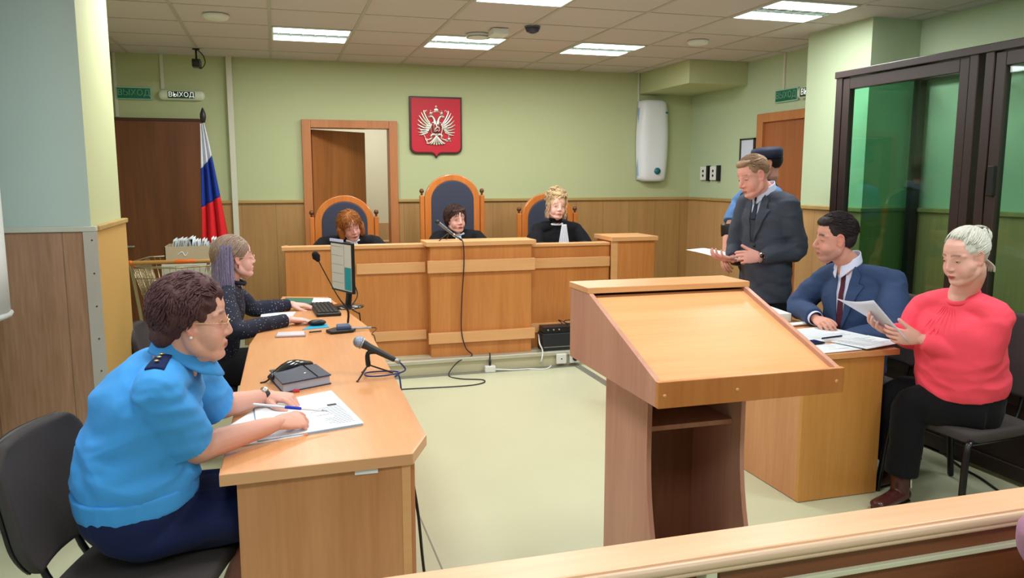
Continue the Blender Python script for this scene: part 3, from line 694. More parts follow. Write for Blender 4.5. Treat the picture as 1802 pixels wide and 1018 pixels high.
# ------------------------------------------------------------ people kit
skin_m = mat('skin', (200,150,130), .5, attr=True, spec=.35, sss=.12)
eye_w = mat('eye white', (225,222,218), .25); eye_i = mat('iris', (70,72,66), .2); eye_p = mat('pupil', (8,8,8), .15)
def mesh_arrays(me):
    n = len(me.vertices); co = np.empty(n*3, np.float32); me.vertices.foreach_get('co', co)
    return co.reshape(-1, 3)
def ss(a, b, x): t = np.clip((x-a)/(b-a), 0, 1); return t*t*(3-2*t)

def head_matrix(c, ang, pitch=0, roll=0, scale=1):
    """head at c looking along compass angle ang (deg, 0=+X, 90=+Y); pitch<0 looks down; roll tilts to its right"""
    a = math.radians(ang-90)
    return Matrix.Translation(V(c)) @ Matrix.Rotation(a, 4, 'Z') @ Matrix.Rotation(math.radians(pitch), 4, 'X') @ Matrix.Rotation(math.radians(roll), 4, 'Y') @ Matrix.Scale(scale, 4)

def head_mb(M, male=False, fat=0.0, nose=1.0):
    g = MB(); f = fat
    g.sph((0, -.016, .026), (.072, .092, .086), seg=32, rings=20)
    g.sph((0, .014, .012), (.066, .070, .070), seg=32, rings=20)
    jw = .005 if male else 0
    # the face as stacked rounded sections, brow to chin
    g.tube([(0, .020, .040), (0, .024, .010), (0, .026, -.030), (0, .030, -.062), (0, .040, -.088), (0, .048, -.102)],
           [(.062, .062), (.063, .056), (.060+jw*.6+.010*f, .056), (.052+jw+.012*f, .053), (.038+jw+.010*f, .042), (.022+jw, .026)], side=(1, 0, 0), seg=28)
    g.tube([(-.053-jw-.004*f, -.012, -.030), (-.048-jw-.005*f, .006, -.066), (-.026, .050, -.090), (0, .066, -.096), (.026, .050, -.090), (.048+jw+.005*f, .006, -.066), (.053+jw+.004*f, -.012, -.030)], [.018, .020+.001*f, .019, .018, .019, .020+.001*f, .018])
    g.sph((0, .070, -.094), (.018+jw, .019, .016))
    for s in (-1, 1):
        g.sph((s*.034, .042, -.042), (.028+.004*f, .034+.001*f, .042+.002*f))
        g.tube([(s*.054, .050, .022), (s*.034, .070, .027), (s*.012, .077, .020)], [.007, .0085, .008])
        g.sph((s*.0125, .086, -.034), (.0080, .010, .0070))
        ex = s*(.070)
        g.tube([(ex, .004, -.022), (ex+s*.006, -.006, -.030), (ex+s*.010, -.018, -.006), (ex+s*.012, -.020, .016), (ex+s*.009, -.008, .028), (ex+s*.003, .004, .018)], [.0055, .006, .0045, .0045, .0045, .004])
        g.sph((ex+s*.002, -.008, -.002), (.006, .013, .022))
    g.tube([(0, .074, .022), (0, .080, .004), (0, .090*nose, -.016), (0, .096*nose, -.029), (0, .086, -.037)], [(.008, .010), (.0075, .011), (.009, .011), (.0105, .0100), (.008, .008)], side=(1, 0, 0))
    g.sph((0, .068, -.062), (.032, .019, .028))
    g.tube([(-.022, .077, -.0640), (-.009, .0885, -.0595), (0, .0890, -.0612), (.009, .0885, -.0595), (.022, .077, -.0640)], [.0025, .0046, .0042, .0046, .0025])
    g.tube([(-.019, .077, -.0665), (0, .0875, -.0710), (.019, .077, -.0665)], [.003, .0058, .003])
    if fat > .4: g.sph((0, .026, -.098), (.045, .035, .020+.004*f))
    return g.xf(M)

def tint_head(co, M, skin, lips, brow, blush=.5, brow_w=1.0, stubble=None):
    """per vertex colour of a face, in head space"""
    inv = np.array(M.inverted()); q = co @ inv[:3, :3].T + inv[:3, 3]
    x, y, z = q[:, 0], q[:, 1], q[:, 2]; ax = np.abs(x)
    col = np.tile(np.array(lin(skin)), (len(co), 1))
    def mix(m, c, k=1.0):
        nonlocal col
        m = (m*k)[:, None]; col = col*(1-m)+np.array(lin(c))*m
    inhead = (np.abs(z) < .16) & (ax < .11) & (np.abs(y) < .15)
    front = ss(.03, .06, y)*inhead
    red = (min(255, skin[0]+2), int(skin[1]*.86), int(skin[2]*.86))
    mix(np.exp(-(((ax-.038)/.022)**2+((z+.032)/.020)**2))*front, red, blush*.55)
    mix(np.exp(-((ax/.012)**2+((z+.032)/.010)**2))*front, red, blush*.45)
    mix(ss(.070, .078, ax)*inhead*(np.abs(y+.005) < .035)*(np.abs(z) < .036), red, .6)
    if stubble: mix(ss(-.038, -.058, z)*inhead*ss(-.02, .02, y)*ss(-.125, -.10, z), stubble, .38)
    lipm = 1-ss(.7, 1.15, np.sqrt((x/.022)**2+((z+.0655)/.0098)**2)); mix(lipm*ss(.070, .076, y)*inhead, lips)
    mid = np.exp(-((z+.0652)/.0016)**2)*(ax < .020)*(y > .07)*inhead; mix(mid, (96, 46, 42), .6)
    bz = .026+.006*np.clip(1-((ax-.030)/.022)**2, -1, 1)
    bm = np.exp(-((z-bz)/(.0044*brow_w))**2)*ss(.010, .014, ax)*(1-ss(.046, .053, ax))*ss(.04, .05, y)*inhead; mix(bm, brow, 1.0)
    mix(np.exp(-(((ax-.0095)/.003)**2+((z+.0405)/.0022)**2))*(y > .076)*inhead, (96, 50, 44), .8)
    mix(np.exp(-(((ax-.031)/.016)**2+((z-.002)/.008)**2))*front, (int(skin[0]*.86), int(skin[1]*.80), int(skin[2]*.80)), .4)
    return col

def lids(M, hi, lo, skin, lash):
    """eyelids as patches lying over the eyeballs; returns (MB, colours)"""
    g = MB(); cols = []
    sk = np.array(lin((int(skin[0]*.96), int(skin[1]*.92), int(skin[2]*.90)))); la = np.array(lin(lash))
    for s in (-1, 1):
        c = V((s*.031, .0622, .003)); R = .0142; nu, nv = 48, 44; base = len(g.v); vs = []; el_ = []
        for i in range(nu+1):
            az = math.radians(-85+170*i/nu); w = math.cos(min(pi/2, abs(az)/math.radians(52)*pi/2))
            h, l = math.radians(hi)*w, -math.radians(lo)*w
            for j in range(nv+1):
                # upper half then lower half, the opening between them left free
                if j <= nv//2: t = j/(nv//2); el = math.radians(80)*(1-t)+h*t
                else: t = (j-nv//2-1)/(nv-nv//2-1); el = l*(1-t)+math.radians(-80)*t
                rr = R*(1+.03*(1 if (j == nv//2 or j == nv//2+1) else 0))
                vs.append(c+V((math.sin(az)*math.cos(el), math.cos(az)*math.cos(el), math.sin(el)))*rr)
                cols.append(la if (j in (nv//2, nv//2-1) and w > .03) else sk)
        fs = [(i*(nv+1)+j, (i+1)*(nv+1)+j, (i+1)*(nv+1)+j+1, i*(nv+1)+j+1) for i in range(nu) for j in range(nv) if j != nv//2]
        g.add(vs, fs)
    return g.xf(M), np.array(cols)

def hand_mb(side, curl=(25, 30, 25), spread=1.0, thumb=(.55, .70, -.35), tcurl=20, curls=None, scale=1.0):
    """hand in its own space: wrist at 0, fingers along +Y, back of the hand +Z; thumb at +X*side. curl = bend at the three joints"""
    g = MB()
    g.tube([(0, -.035, 0), (0, 0, 0), (.0, .03, 0), (0, .065, 0), (0, .088, -.001)], [(.024, .019), (.026, .018), (.035, .0165), (.040, .0145), (.038, .012)], side=(1, 0, 0), seg=18)
    g.tube([(side*.018, .012, -.004), (side*.032, .040, -.010)], [.016, .014])
    L = ((.030, .086, .044, .026, .021, .0088), (.0105, .090, .048, .030, .022, .0090), (-.0105, .087, .044, .028, .021, .0085), (-.0300, .078, .034, .021, .019, .0075))
    for k, (x, y, a, b, c, r) in enumerate(L):
        cu = curls[k] if curls else curl
        p = V((side*x, y, 0)); pts = [V((side*x*.8, y-.03, 0)), p]; th = 0; sp = side*x*.9*spread
        for ln, cv in zip((a, b, c), cu):
            th -= math.radians(cv); d = V((sp, math.cos(th), math.sin(th))).normalized(); p = p+d*ln; pts.append(p)
        g.tube(pts, [r*1.05, r*1.08, r*1.0, r*.92, r*.78], sub=5, seg=12)
        g.sph(pts[2], r*1.02, seg=10, rings=8)
    t = V((side*thumb[0], thumb[1], thumb[2])).normalized(); p = V((side*.022, .012, -.006)); pts = [p]
    p = p+t*.045; pts.append(p); ax = V((0, 0, -side)) 
    for k, ln in enumerate((.032, .027)):
        t = (Matrix.Rotation(math.radians(tcurl), 3, V((0, 0, 1))*side) @ t); p = p+t*ln; pts.append(p)
    g.tube(pts, [.014, .0125, .0108, .0088], sub=5, seg=12)
    if scale != 1.0: g.xf(Matrix.Scale(scale, 4))
    return g
def hand_at(w, fwd, back, side, **k):
    """world matrix for a hand: wrist w, finger direction fwd, direction of the back of the hand"""
    f = V(fwd).normalized(); b = V(back); b = (b-f*b.dot(f)).normalized(); x = f.cross(b)
    return remesh(hand_mb(side, **k).xf(frame(w, x, f, b)), .0026, 3)

def body(name, P, voxel=.0045):
    """one continuous skin mesh: head, neck, trunk, arms (and legs where given) + hands and eyelids of the same object"""
    M = P['M']; g = head_mb(M, P.get('male', False), P.get('fat', 0), P.get('nose', 1))
    nk = V(P['neck']); sc = M.to_scale().x
    nr = P.get('neck_r', .052); sd = V(P['side'])
    g.tube([M @ V((0, -.020, -.03)), M @ V((0, -.026, -.085)), nk+V((0, 0, .012)), nk-V((0, 0, .03)), nk-V((0, 0, .06))], [nr*.95, nr*.95, nr*1.0, nr*1.08, nr*1.0], seg=20, rnd=False)
    tr = [V(p) for p in P['trunk']]   # pelvis .. chest top
    g.tube(tr+[nk-V((0, 0, .07)), nk-V((0, 0, .03))], [(.11, .07)]+[(.11, .07)]*(len(tr)-1)+[(.06, .045), (.05, .045)], side=sd, seg=20, rnd=False)
    for key in ('L', 'R'):
        if key in P:
            sh, el, wr = [V(q) for q in P[key][:3]]; k = P.get('arm', 1.0)
            g.tube([nk-V((0, 0, .09)), sh-V((0, 0, .035)), sh.lerp(el, .4), el, el.lerp(wr, .3), el.lerp(wr, .75), wr, wr+(wr-el).normalized()*.012], [.040, .038*k, .040*k, .037*k, .040*k, .031*k, .0235, .021], seg=16)
    for key in ('LL', 'LR'):
        if key in P:
            hp, kn, an = [V(q) for q in P[key][:3]]
            g.tube([hp, hp.lerp(kn, .5), kn, kn.lerp(an, .35), kn.lerp(an, .75), an], [.075, .066, .05, .052, .038, .033], seg=16)
            if len(P[key]) > 3: g.tube([an, V(P[key][3])], [.033, .028])
    me = remesh(g, voxel*sc, 6)
    co = mesh_arrays(me); col = tint_head(co, M, P['skin'], P.get('lips', (170, 90, 84)), P.get('brow', (90, 66, 50)), P.get('blush', .5), P.get('brow_w', 1.0), P.get('stubble'))
    if P.get('stocking'):
        s = P['stocking']; m = (co[:, 2] < s[0])[:, None]; col = np.where(m, np.array(lin(s[1])), col)
    vs = [tuple(v) for v in co]; fs = [tuple(p.vertices) for p in me.polygons]; bpy.data.meshes.remove(me)
    cols = [col]
    def island(v2, f2, c2):
        o = len(vs); vs.extend(v2); fs.extend(tuple(i+o for i in f) for f in f2); cols.append(c2)
    for hm in P.get('hands', []):
        c = mesh_arrays(hm); base = np.tile(np.array(lin(P.get('hand_skin', P['skin']))), (len(c), 1))
        island([tuple(v) for v in c], [tuple(p.vertices) for p in hm.polygons], base); bpy.data.meshes.remove(hm)
    lm, lc_ = lids(M, *P.get('eye', (14, 12)), P['skin'], P.get('lash', (60, 40, 34)))
    island(lm.v, lm.f, lc_)
    out = bpy.data.meshes.new(name); out.from_pydata(vs, [], fs); out.update()
    at_ = out.color_attributes.new('tint', 'FLOAT_COLOR', 'POINT'); allc = np.concatenate(cols); allc = np.concatenate([allc, np.ones((len(allc), 1))], 1)
    at_.data.foreach_set('color', allc.astype(np.float32).ravel())
    out.materials.append(skin_m); out.polygons.foreach_set('use_smooth', [True]*len(out.polygons))
    o = bpy.data.objects.new(name, out); C.objects.link(o)
    T(o, P['label'], 'person')
    gz = V(P.get('gaze', (0, 1, 0))).normalized()
    for s in (-1, 1):
        c = V((s*.031, .0622, .003)); q = gz.to_track_quat('Z', 'Y').to_matrix(); e = MB(); seg = 20
        rings = [0, 8, 14, 30, 60, 90, 120, 150, 180]; vv = []; ff = []; mm = []
        for r in rings:
            a = math.radians(r)
            for j in range(seg): vv.append(c+q @ V((.0132*math.sin(a)*math.cos(2*pi*j/seg), .0132*math.sin(a)*math.sin(2*pi*j/seg), .0132*math.cos(a))))
        for i in range(len(rings)-1):
            for j in range(seg):
                e.add([], []); ff.append((i*seg+j, (i+1)*seg+j, (i+1)*seg+(j+1) % seg, i*seg+(j+1) % seg)); mm.append(2 if i < 1 else (1 if i < 3 else 0))
        e.v = [tuple(v) for v in vv]; e.f = ff; e.m = mm; e.xf(M)
        obj('eye', e, [eye_w, eye_i, eye_p], o, smooth=True)
    return o

def wrinkle(me, amp, freq=9, seed=0, stretch=(1, 1, 1), keep=None):
    """cloth folds: ridged noise along the normals"""
    n = len(me.vertices); nn = [v.normal.copy() for v in me.vertices]; sv = V((seed*7.1, seed*3.3, seed))
    for i, v in enumerate(me.vertices):
        p = V((v.co.x*stretch[0], v.co.y*stretch[1], v.co.z*stretch[2]))*freq+sv
        p = p+noise.noise_vector(p*.6)*.7
        r = (1-abs(noise.noise(p))*2.2)*.6+.5*noise.noise(p*2.3)
        v.co += nn[i]*amp*(r-.25)
    me.update()
def garment(name, mb, m, parent, voxel=.007, smooth=5, wr=.004, freq=9, seed=1, stretch=(1, 1, 1), cut=None, label=None):
    me = remesh(mb, voxel, smooth)
    if cut:
        import bmesh
        bm = bmesh.new(); bm.from_mesh(me); bmesh.ops.delete(bm, geom=[f for f in bm.faces if cut(f.calc_center_median())], context='FACES'); bm.to_mesh(me); bm.free()
    if wr: wrinkle(me, wr, freq, seed, stretch)
    o = obj(name, me, m, parent, smooth=True)
    if label: o['label'] = label
    return o
def bvh_of(o):
    Mw = Matrix.Identity(4); q = o
    while q is not None: Mw = (Matrix.Translation(q.location) @ q.rotation_euler.to_matrix().to_4x4()) @ Mw; q = q.parent
    return BVHTree.FromPolygons([Mw @ v.co for v in o.data.vertices], [tuple(p.vertices) for p in o.data.polygons])
def decal(name, bvhs, org, dirn, xax, quads, m, parent, off=.002, th=.002, n=14, smooth=True, zax=None, wav=None):
    """cloth piece lying on a body: quads = patches of 4 (u,v) corners in the plane at org (x = xax, y = up); cast along dirn"""
    dirn = V(dirn).normalized(); xax = V(xax); xax = (xax-dirn*xax.dot(dirn)).normalized(); up = V(zax) if zax else V((0, 0, 1)); up = (up-dirn*up.dot(dirn)).normalized()
    if not isinstance(bvhs, (list, tuple)): bvhs = [bvhs]
    org = V(org); g = MB()
    for qd in quads:
        a, b, c, d = [V((p[0], p[1], 0)) for p in qd]; L = {}; last = None
        for i in range(n+1):
            for j in range(n+1):
                u, v = i/n, j/n; p = (a*(1-u)+b*u)*(1-v)+(d*(1-u)+c*u)*v
                o = org+xax*p.x+up*p.y; best = None
                for t in bvhs:
                    h = t.ray_cast(o-dirn*.4, dirn)
                    if h[0] is not None and (best is None or h[3] < best): best = h[3]
                if best is None or (last is not None and abs(best-last) > .12): best = last if last is not None else .4
                last = best
                k = off + (wav[0]*math.sin(u*wav[1]*2*pi)*(.3+.7*(1-v)) if wav else 0)
                L[i, j] = o-dirn*.4+dirn*(best-k)
        g.grid(lambda u, v: L[round(u*n), round(v*n)], n, n, thick=dirn*th)
    return obj(name, g, m, parent, smooth=smooth)

def hair_cap(M, blobs, voxel=.005, cutf=None, wr=.003, seed=1, smooth=3, freq=30, stretch=(1, 1, .35)):
    g = MB()
    for b in blobs:
        if len(b) == 2: g.sph(b[0], b[1], seg=24, rings=16)
        else: g.tube(b[0], b[1], side=b[2], seg=16)
    me = remesh(g, voxel, smooth)
    wrinkle(me, wr, freq, seed, stretch)
    me.transform(M)
    return me
def strands(M, ctr, rad, n, fn, r=.0028, seed=1, steps=6, step=.02, lift=.0, wave=.0, starts=None, seg=5):
    """locks over an ellipsoid scalp; fn(p) gives the combing direction in head space"""
    rnd = random.Random(seed); g = MB(); c = V(ctr); k = 0; tries = 0; n = int(n*2.3); r = r*.62; seg = 4
    while k < n and tries < n*30:
        tries += 1
        d = V((rnd.gauss(0, 1), rnd.gauss(0, 1), rnd.gauss(0, 1))).normalized()
        if starts and not starts(d): continue
        k += 1; p = c+V((d.x*rad[0], d.y*rad[1], d.z*rad[2])); pts = []; ph = rnd.random()*6.28; w = wave*rnd.uniform(.5, 1.4); L = rnd.uniform(.7, 1.2)
        for i in range(steps):
            e = p-c; s = math.sqrt((e.x/rad[0])**2+(e.y/rad[1])**2+(e.z/rad[2])**2); base = c+e/s*(1+lift*i/steps+.012*rnd.uniform(-1, 1))
            f = V(fn(base, d)); nrm = V((e.x/rad[0]**2, e.y/rad[1]**2, e.z/rad[2]**2)).normalized(); f = f-nrm*f.dot(nrm)
            if f.length < 1e-4: f = nrm.orthogonal()
            f.normalize(); sd = nrm.cross(f); pts.append(base+sd*w*math.sin(ph+i*1.6)+nrm*w*.5*math.cos(ph+i*1.3)); p = base+f*step*L
        g.tube(pts, [(r*.6, r*.4)]+[(r*1.5, r*.6)]*(steps-2)+[(r*.3, r*.2)], sub=2, seg=seg, side=V(pts[0]-c).cross(pts[-1]-pts[0]), rnd=False)
    return g.xf(M)
def hairm(name, col, var=.35, rough=.6):
    """hair: streaked colour and fine lines"""
    if name in MATS: return MATS[name]
    m = mat(name, col, rough, spec=.25); nt = m.node_tree; b = nt.nodes['Principled BSDF']; tc = nt.nodes['Texture Coordinate']
    mp = nt.nodes.new('ShaderNodeMapping'); mp.inputs['Scale'].default_value = (420, 420, 60); nt.links.new(tc.outputs['Object'], mp.inputs['Vector'])
    n = nt.nodes.new('ShaderNodeTexNoise'); n.inputs['Scale'].default_value = 1; n.inputs['Detail'].default_value = 2; nt.links.new(mp.outputs[0], n.inputs['Vector'])
    r = nt.nodes.new('ShaderNodeMapRange'); r.inputs['From Min'].default_value = .3; r.inputs['From Max'].default_value = .7; r.inputs['To Min'].default_value = 1-var; r.inputs['To Max'].default_value = 1+var; nt.links.new(n.outputs['Fac'], r.inputs['Value'])
    h = nt.nodes.new('ShaderNodeHueSaturation'); h.inputs['Color'].default_value = lin(col)+(1,); nt.links.new(r.outputs['Result'], h.inputs['Value']); nt.links.new(h.outputs['Color'], b.inputs['Base Color'])
    bb = nt.nodes.new('ShaderNodeBump'); bb.inputs['Strength'].default_value = .6; bb.inputs['Distance'].default_value = .002; nt.links.new(n.outputs['Fac'], bb.inputs['Height']); nt.links.new(bb.outputs['Normal'], b.inputs['Normal'])
    return m
def glasses(M, parent, m, w=.030, h=.019, z=-.001, r=.0011):
    g = MB()
    for s in (-1, 1):
        g.tube([(s*.033+w*math.cos(a)*.72, .092-.006*abs(math.cos(a)*.5+s*0), z+h*math.sin(a)*.72) for a in [2*pi*k/16 for k in range(16)]], r, closed=True, sub=1, seg=6)
        g.tube([(s*.0545, .090, z+.004), (s*.066, .078, z+.005), (s*.078, .02, z+.006), (s*.080, -.008, z+.004), (s*.076, -.022, z-.012)], r, seg=6)
    g.tube([(-.011, .092, z+.004), (0, .096, z+.007), (.011, .092, z+.004)], r, seg=6)
    return obj('glasses', g.xf(M), m, parent, smooth=True)
def fingers_dir(a, b): return (V(b)-V(a)).normalized()
# ------------------------------------------------------------ clothing builders
def clothed(name, P, m, prof, arm, parent, seg=28, shoulder=.062, extra=None, ends=None, **k):
    """jacket / shirt / robe: trunk profile [(point, half width, half depth)], sleeve radii at shoulder, mid, elbow, mid, end"""
    g = MB(); sd = V(P['side'])
    g.tube([q[0] for q in prof], [(q[1], q[2]) for q in prof], side=sd, seg=seg, sub=5, rnd=False)
    nk = V(P['neck'])
    for key in ('L', 'R'):
        sh, el, wr = [V(q) for q in P[key][:3]]
        sh = sh-V((0, 0, .022)); g.tube([nk-V((0, 0, .050)), nk.lerp(sh, .5)-V((0, 0, .008)), sh], [shoulder*.9, shoulder*.98, arm[0]*.92], seg=18)
        arm = [arm[0]*.92]+list(arm[1:])
        ex = (ends or {}).get(key, 1.0)
        if ex <= 0:   # short sleeve ending before the elbow
            t = 1+ex; pts = [sh, sh.lerp(el, t*.5), sh.lerp(el, t)]; g.tube(pts, [arm[0], arm[1], arm[2]], seg=20, rnd=False)
        else:
            g.tube([sh, sh.lerp(el, .5), el, el.lerp(wr, .5*ex), el.lerp(wr, ex)], arm, seg=18, rnd=False)
    if extra: extra(g)
    return garment(name, g, m, parent, **k)
def cloth(name, col, rough=.85, **k): return mat(name, col, rough, spec=.25, sheen=.04, **k)
def hdir(d): a = math.radians(d); return V((math.cos(a), math.sin(a), 0))
def sidev(d): a = math.radians(d); return V((-math.sin(a), math.cos(a), 0))   # to the left hand of somebody facing d
def trousers(name, P, m, parent, r=(.095, .085, .068, .06, .062), pel=(.17, .12), **k):
    g = MB(); a, b = V(P['LL'][0]), V(P['LR'][0]); c = (a+b)/2
    g.tube([c+V((0, 0, .10)), c], [pel, pel], side=P['side'], seg=24)
    for key in ('LL', 'LR'):
        hp, kn, an = [V(q) for q in P[key][:3]]
        g.tube([hp, hp.lerp(kn, .5), kn, kn.lerp(an, .5), an+(kn-an)*.04], list(r), seg=18, rnd=False)
    return garment(name, g, m, parent, **k)
def shoe(an, ang, m, parent, z=0, L=.25, boot=.0, name='shoe'):
    d = hdir(ang); a = V(an); s = sidev(ang); g = MB(); b = V((a.x, a.y, z))
    g.tube([b-d*.045+V((0, 0, .035)), b+d*.05+V((0, 0, .034)), b+d*(L-.075)+V((0, 0, .028))], [(.034, .034), (.038, .034), (.040, .026)], side=s, seg=16)
    g.tube([a+V((0, 0, boot)), b+V((0, 0, .05)), b+d*.07+V((0, 0, .038))], [.044, .044, .034], seg=16)
    g.box((-.001, -.001, 0), (.001, .001, .001), M=Matrix.Translation(b+V((0, 0, .03))))
    o = obj(name, remesh(g, .005, 4), m, parent, smooth=True)
    obj('sole', MB().tube([b-d*.05+V((0, 0, .008)), b+d*.05+V((0, 0, .008)), b+d*(L-.07)+V((0, 0, .008))], [(.034, .008), (.033, .008), (.034, .008)], side=s, seg=14), black_p, o, smooth=True)
    return o
def ring(name, a, d, r, w, m, parent, sq=1.0):
    """band around a limb at a, axis d"""
    d = V(d).normalized(); g = MB(); q = d.orthogonal().normalized(); t = d.cross(q)
    g.tube([V(a)+q*r*math.cos(2*pi*k/16)+t*r*sq*math.sin(2*pi*k/16) for k in range(16)], (w, .0022), side=d, closed=True, sub=2, seg=8)
    return obj(name, g, m, parent, smooth=True)

# ============================================================ 1 officer in blue shirt
oc = V((-.243, 2.45, 1.186)); OM = head_matrix(oc, 4, -5, 0, 1.04)
RS, RE, RW = V((-.335, 2.32, 1.035)), V((-.27, 2.43, .80)), V((-.022, 2.625, .80))
LS, LE, LW = V((-.30, 2.69, 1.0)), V((-.235, 2.87, .80)), V((-.058, 3.0, .795))
P = dict(M=OM, neck=(-.305, 2.48, 1.065), side=(.0, 1, 0), trunk=[(-.42, 2.5, .60), (-.40, 2.5, .80), (-.34, 2.5, .95)], R=(RS, RE, RW), L=(LS, LE, LW), arm=1.05,
    LL=((-.42, 2.62, .57), (-.04, 2.70, .53), (-.22, 2.70, .10), (-.10, 2.70, .05)), LR=((-.42, 2.44, .57), (-.06, 2.52, .53), (-.27, 2.53, .10), (-.15, 2.53, .05)),
    skin=(214, 160, 142), lips=(176, 96, 92), brow=(104, 74, 62), blush=.55, fat=.9, neck_r=.058, eye=(15, 10), brow_w=.8, stocking=(.46, (150, 96, 84)),
    label='seated person in a light blue uniform shirt and glasses, with short dark wavy hair')
P['hands'] = [hand_at(RW, (.80, .50, -.06), (-.25, -.62, .74), -1, curls=[(30, 55, 25), (38, 60, 35), (48, 65, 40), (55, 65, 40)], thumb=(.30, .86, -.28), tcurl=-4),
              hand_at(LW, (.86, -.42, -.05), (.05, -.15, 1), 1, curls=[(38, 60, 40), (45, 65, 45), (50, 65, 45), (50, 60, 45)], thumb=(.62, .74, -.15), tcurl=18)]
off = body('person', P, .004)
sh_m = cloth('sky blue uniform cotton', (66, 150, 222), .8, bump=(900, .15, .0006))
prof = [(V((-.432, 2.5, .675)), .200, .168), (V((-.430, 2.5, .73)), .206, .176), (V((-.412, 2.5, .82)), .198, .168), (V((-.385, 2.5, .92)), .205, .160), (V((-.345, 2.5, 1.0)), .195, .125), (V((-.315, 2.49, 1.055)), .11, .085)]
oshirt = clothed('shirt', P, sh_m, prof, [.078, .080, .082], off, ends={'R': -.12, 'L': -.12}, voxel=.0055, wr=.011, freq=5.5, seed=3, stretch=(1, 1, 2.1), shoulder=.066)
bv = bvh_of(oshirt)
g = MB(); g.tube([(-.434, 2.5, .700), (-.432, 2.5, .66), (-.430, 2.5, .635)], [(.206, .178), (.204, .174), (.200, .170)], side=(0, 1, 0), seg=40, rnd=False)
garment('waistband', g, sh_m, oshirt, voxel=.006, smooth=3, wr=.004, freq=16, seed=8, stretch=(1, 1, .3))
g = MB()   # collar: stand and two leaves
cn = V((-.285, 2.475, 1.095))
def colf(u, v):
    a = -150+300*u; r = .066+.028*v; h = .042-.060*v-.035*max(0, math.cos(math.radians(a)))*v
    return cn+V((math.cos(math.radians(a))*r*1.02+ (.02*v if abs(a) < 45 else 0), math.sin(math.radians(a))*r*1.02, h-.030*math.cos(math.radians(a))))
g.grid(lambda u, v: colf(u, v), 40, 8); o = obj('collar', g, sh_m, oshirt, smooth=True, solid=.004)
for s, nm in ((-1, 'R'), (1, 'L')):
    sp = P[nm][0]; a = V(P['neck']).lerp(V(sp), .45)+V((0, 0, .0)); b = V(sp)+V((0, 0, 0)); dr = (b-a).normalized()
    x_ = dr; ce = a.lerp(b, .5)
    ep_ = decal('epaulette', bv, ce+V((0, 0, .30)), (0, 0, -1), dr, [[(-.065, -.022), (.055, -.026), (.055, .026), (-.065, .022)]], cloth('navy epaulette', (20, 34, 78)), oshirt, off=.006, th=.004, zax=dr.cross(V((0, 0, 1))))
    g = MB()
    for k in range(3):
        q = ce+dr*(-.012+.022*k); h = bv.ray_cast(q+V((0, 0, .3)), V((0, 0, -1)))
        if h[0] is not None: g.sph(h[0]+V((0, 0, .012)), (.007, .007, .003), seg=10, rings=6)
    obj('stars', g, mat('gold star', (228, 200, 130), .3, metal=.9), ep_, smooth=True)
sk = cloth('dark navy skirt', (12, 24, 66), .75, bump=(600, .1, .0006))
g = MB(); g.tube([(-.432, 2.5, .68), (-.430, 2.5, .62), (-.40, 2.51, .575), (-.25, 2.55, .57), (-.07, 2.61, .56)], [(.190, .158), (.208, .165), (.208, .095), (.185, .088), (.165, .080)], side=(0, 1, 0), seg=30)
g.tube([(-.42, 2.43, .578), (-.07, 2.52, .55)], [.095, .085]); g.tube([(-.42, 2.6, .578), (-.05, 2.70, .55)], [.095, .085])
garment('skirt', g, sk, off, voxel=.006, wr=.004, freq=7, seed=5, stretch=(.6, 1, 1.6))
for an, aa in ((P['LL'][2], 0), (P['LR'][2], 0)): shoe(an, 0, black_p, off, L=.23)
ohm = hairm('plum brown hair', (78, 50, 52))
hb = [((0, -.026, .050), (.088, .098, .084)), ((0, -.046, .012), (.082, .070, .078)), ((0, -.012, .075), (.076, .080, .060)), ((0, .038, .078), (.056, .036, .030)), ((.060, -.035, .02), (.030, .045, .05)), ((-.060, -.035, .02), (.030, .045, .05)), ((0, -.075, -.045), (.060, .035, .040))]
ohair = obj('hair', hair_cap(OM, hb, .004, wr=.010, seed=4, freq=22, stretch=(1, 1, .8)), ohm, off, smooth=True)
st = strands(OM, (0, -.022, .036), (.091, .103, .098), 640, lambda p, d: (p.x*2+.2*math.sin(p.y*90), -.6-d.y*.2+.5*math.sin(p.x*80), -.9*(1 if d.y < .5 else -.0)+.3), r=.0030, seed=2, steps=5, step=.012, lift=.04, wave=.004,
    starts=lambda d: d.z > -.45 and not (d.y > .42 and d.z < .38) and not (abs(d.x) > .75 and d.z < -.12 and d.y > -.1))
obj('hair_locks', st, ohm, ohair, smooth=True)
glasses(OM, off, mat('gold wire', (226, 190, 150), .25, metal=.9), r=.0013)
g = MB(); g.sph(OM @ V((.079, -.004, -.036)), .0045); obj('earring', g, mat('pearl', (235, 228, 220), .2), off, smooth=True)
wd_ = (LW-LE).normalized(); wa = ring('watch_strap', LW-wd_*.012, wd_, .0275, .009, black_p, off)
obj('watch_case', MB().cyl(LW-wd_*.012+V((.0, -.010, .024)), LW-wd_*.012+V((.0, -.014, .032)), .013), mat('watch metal', (190, 180, 170), .25, metal=.9), wa, smooth=True)

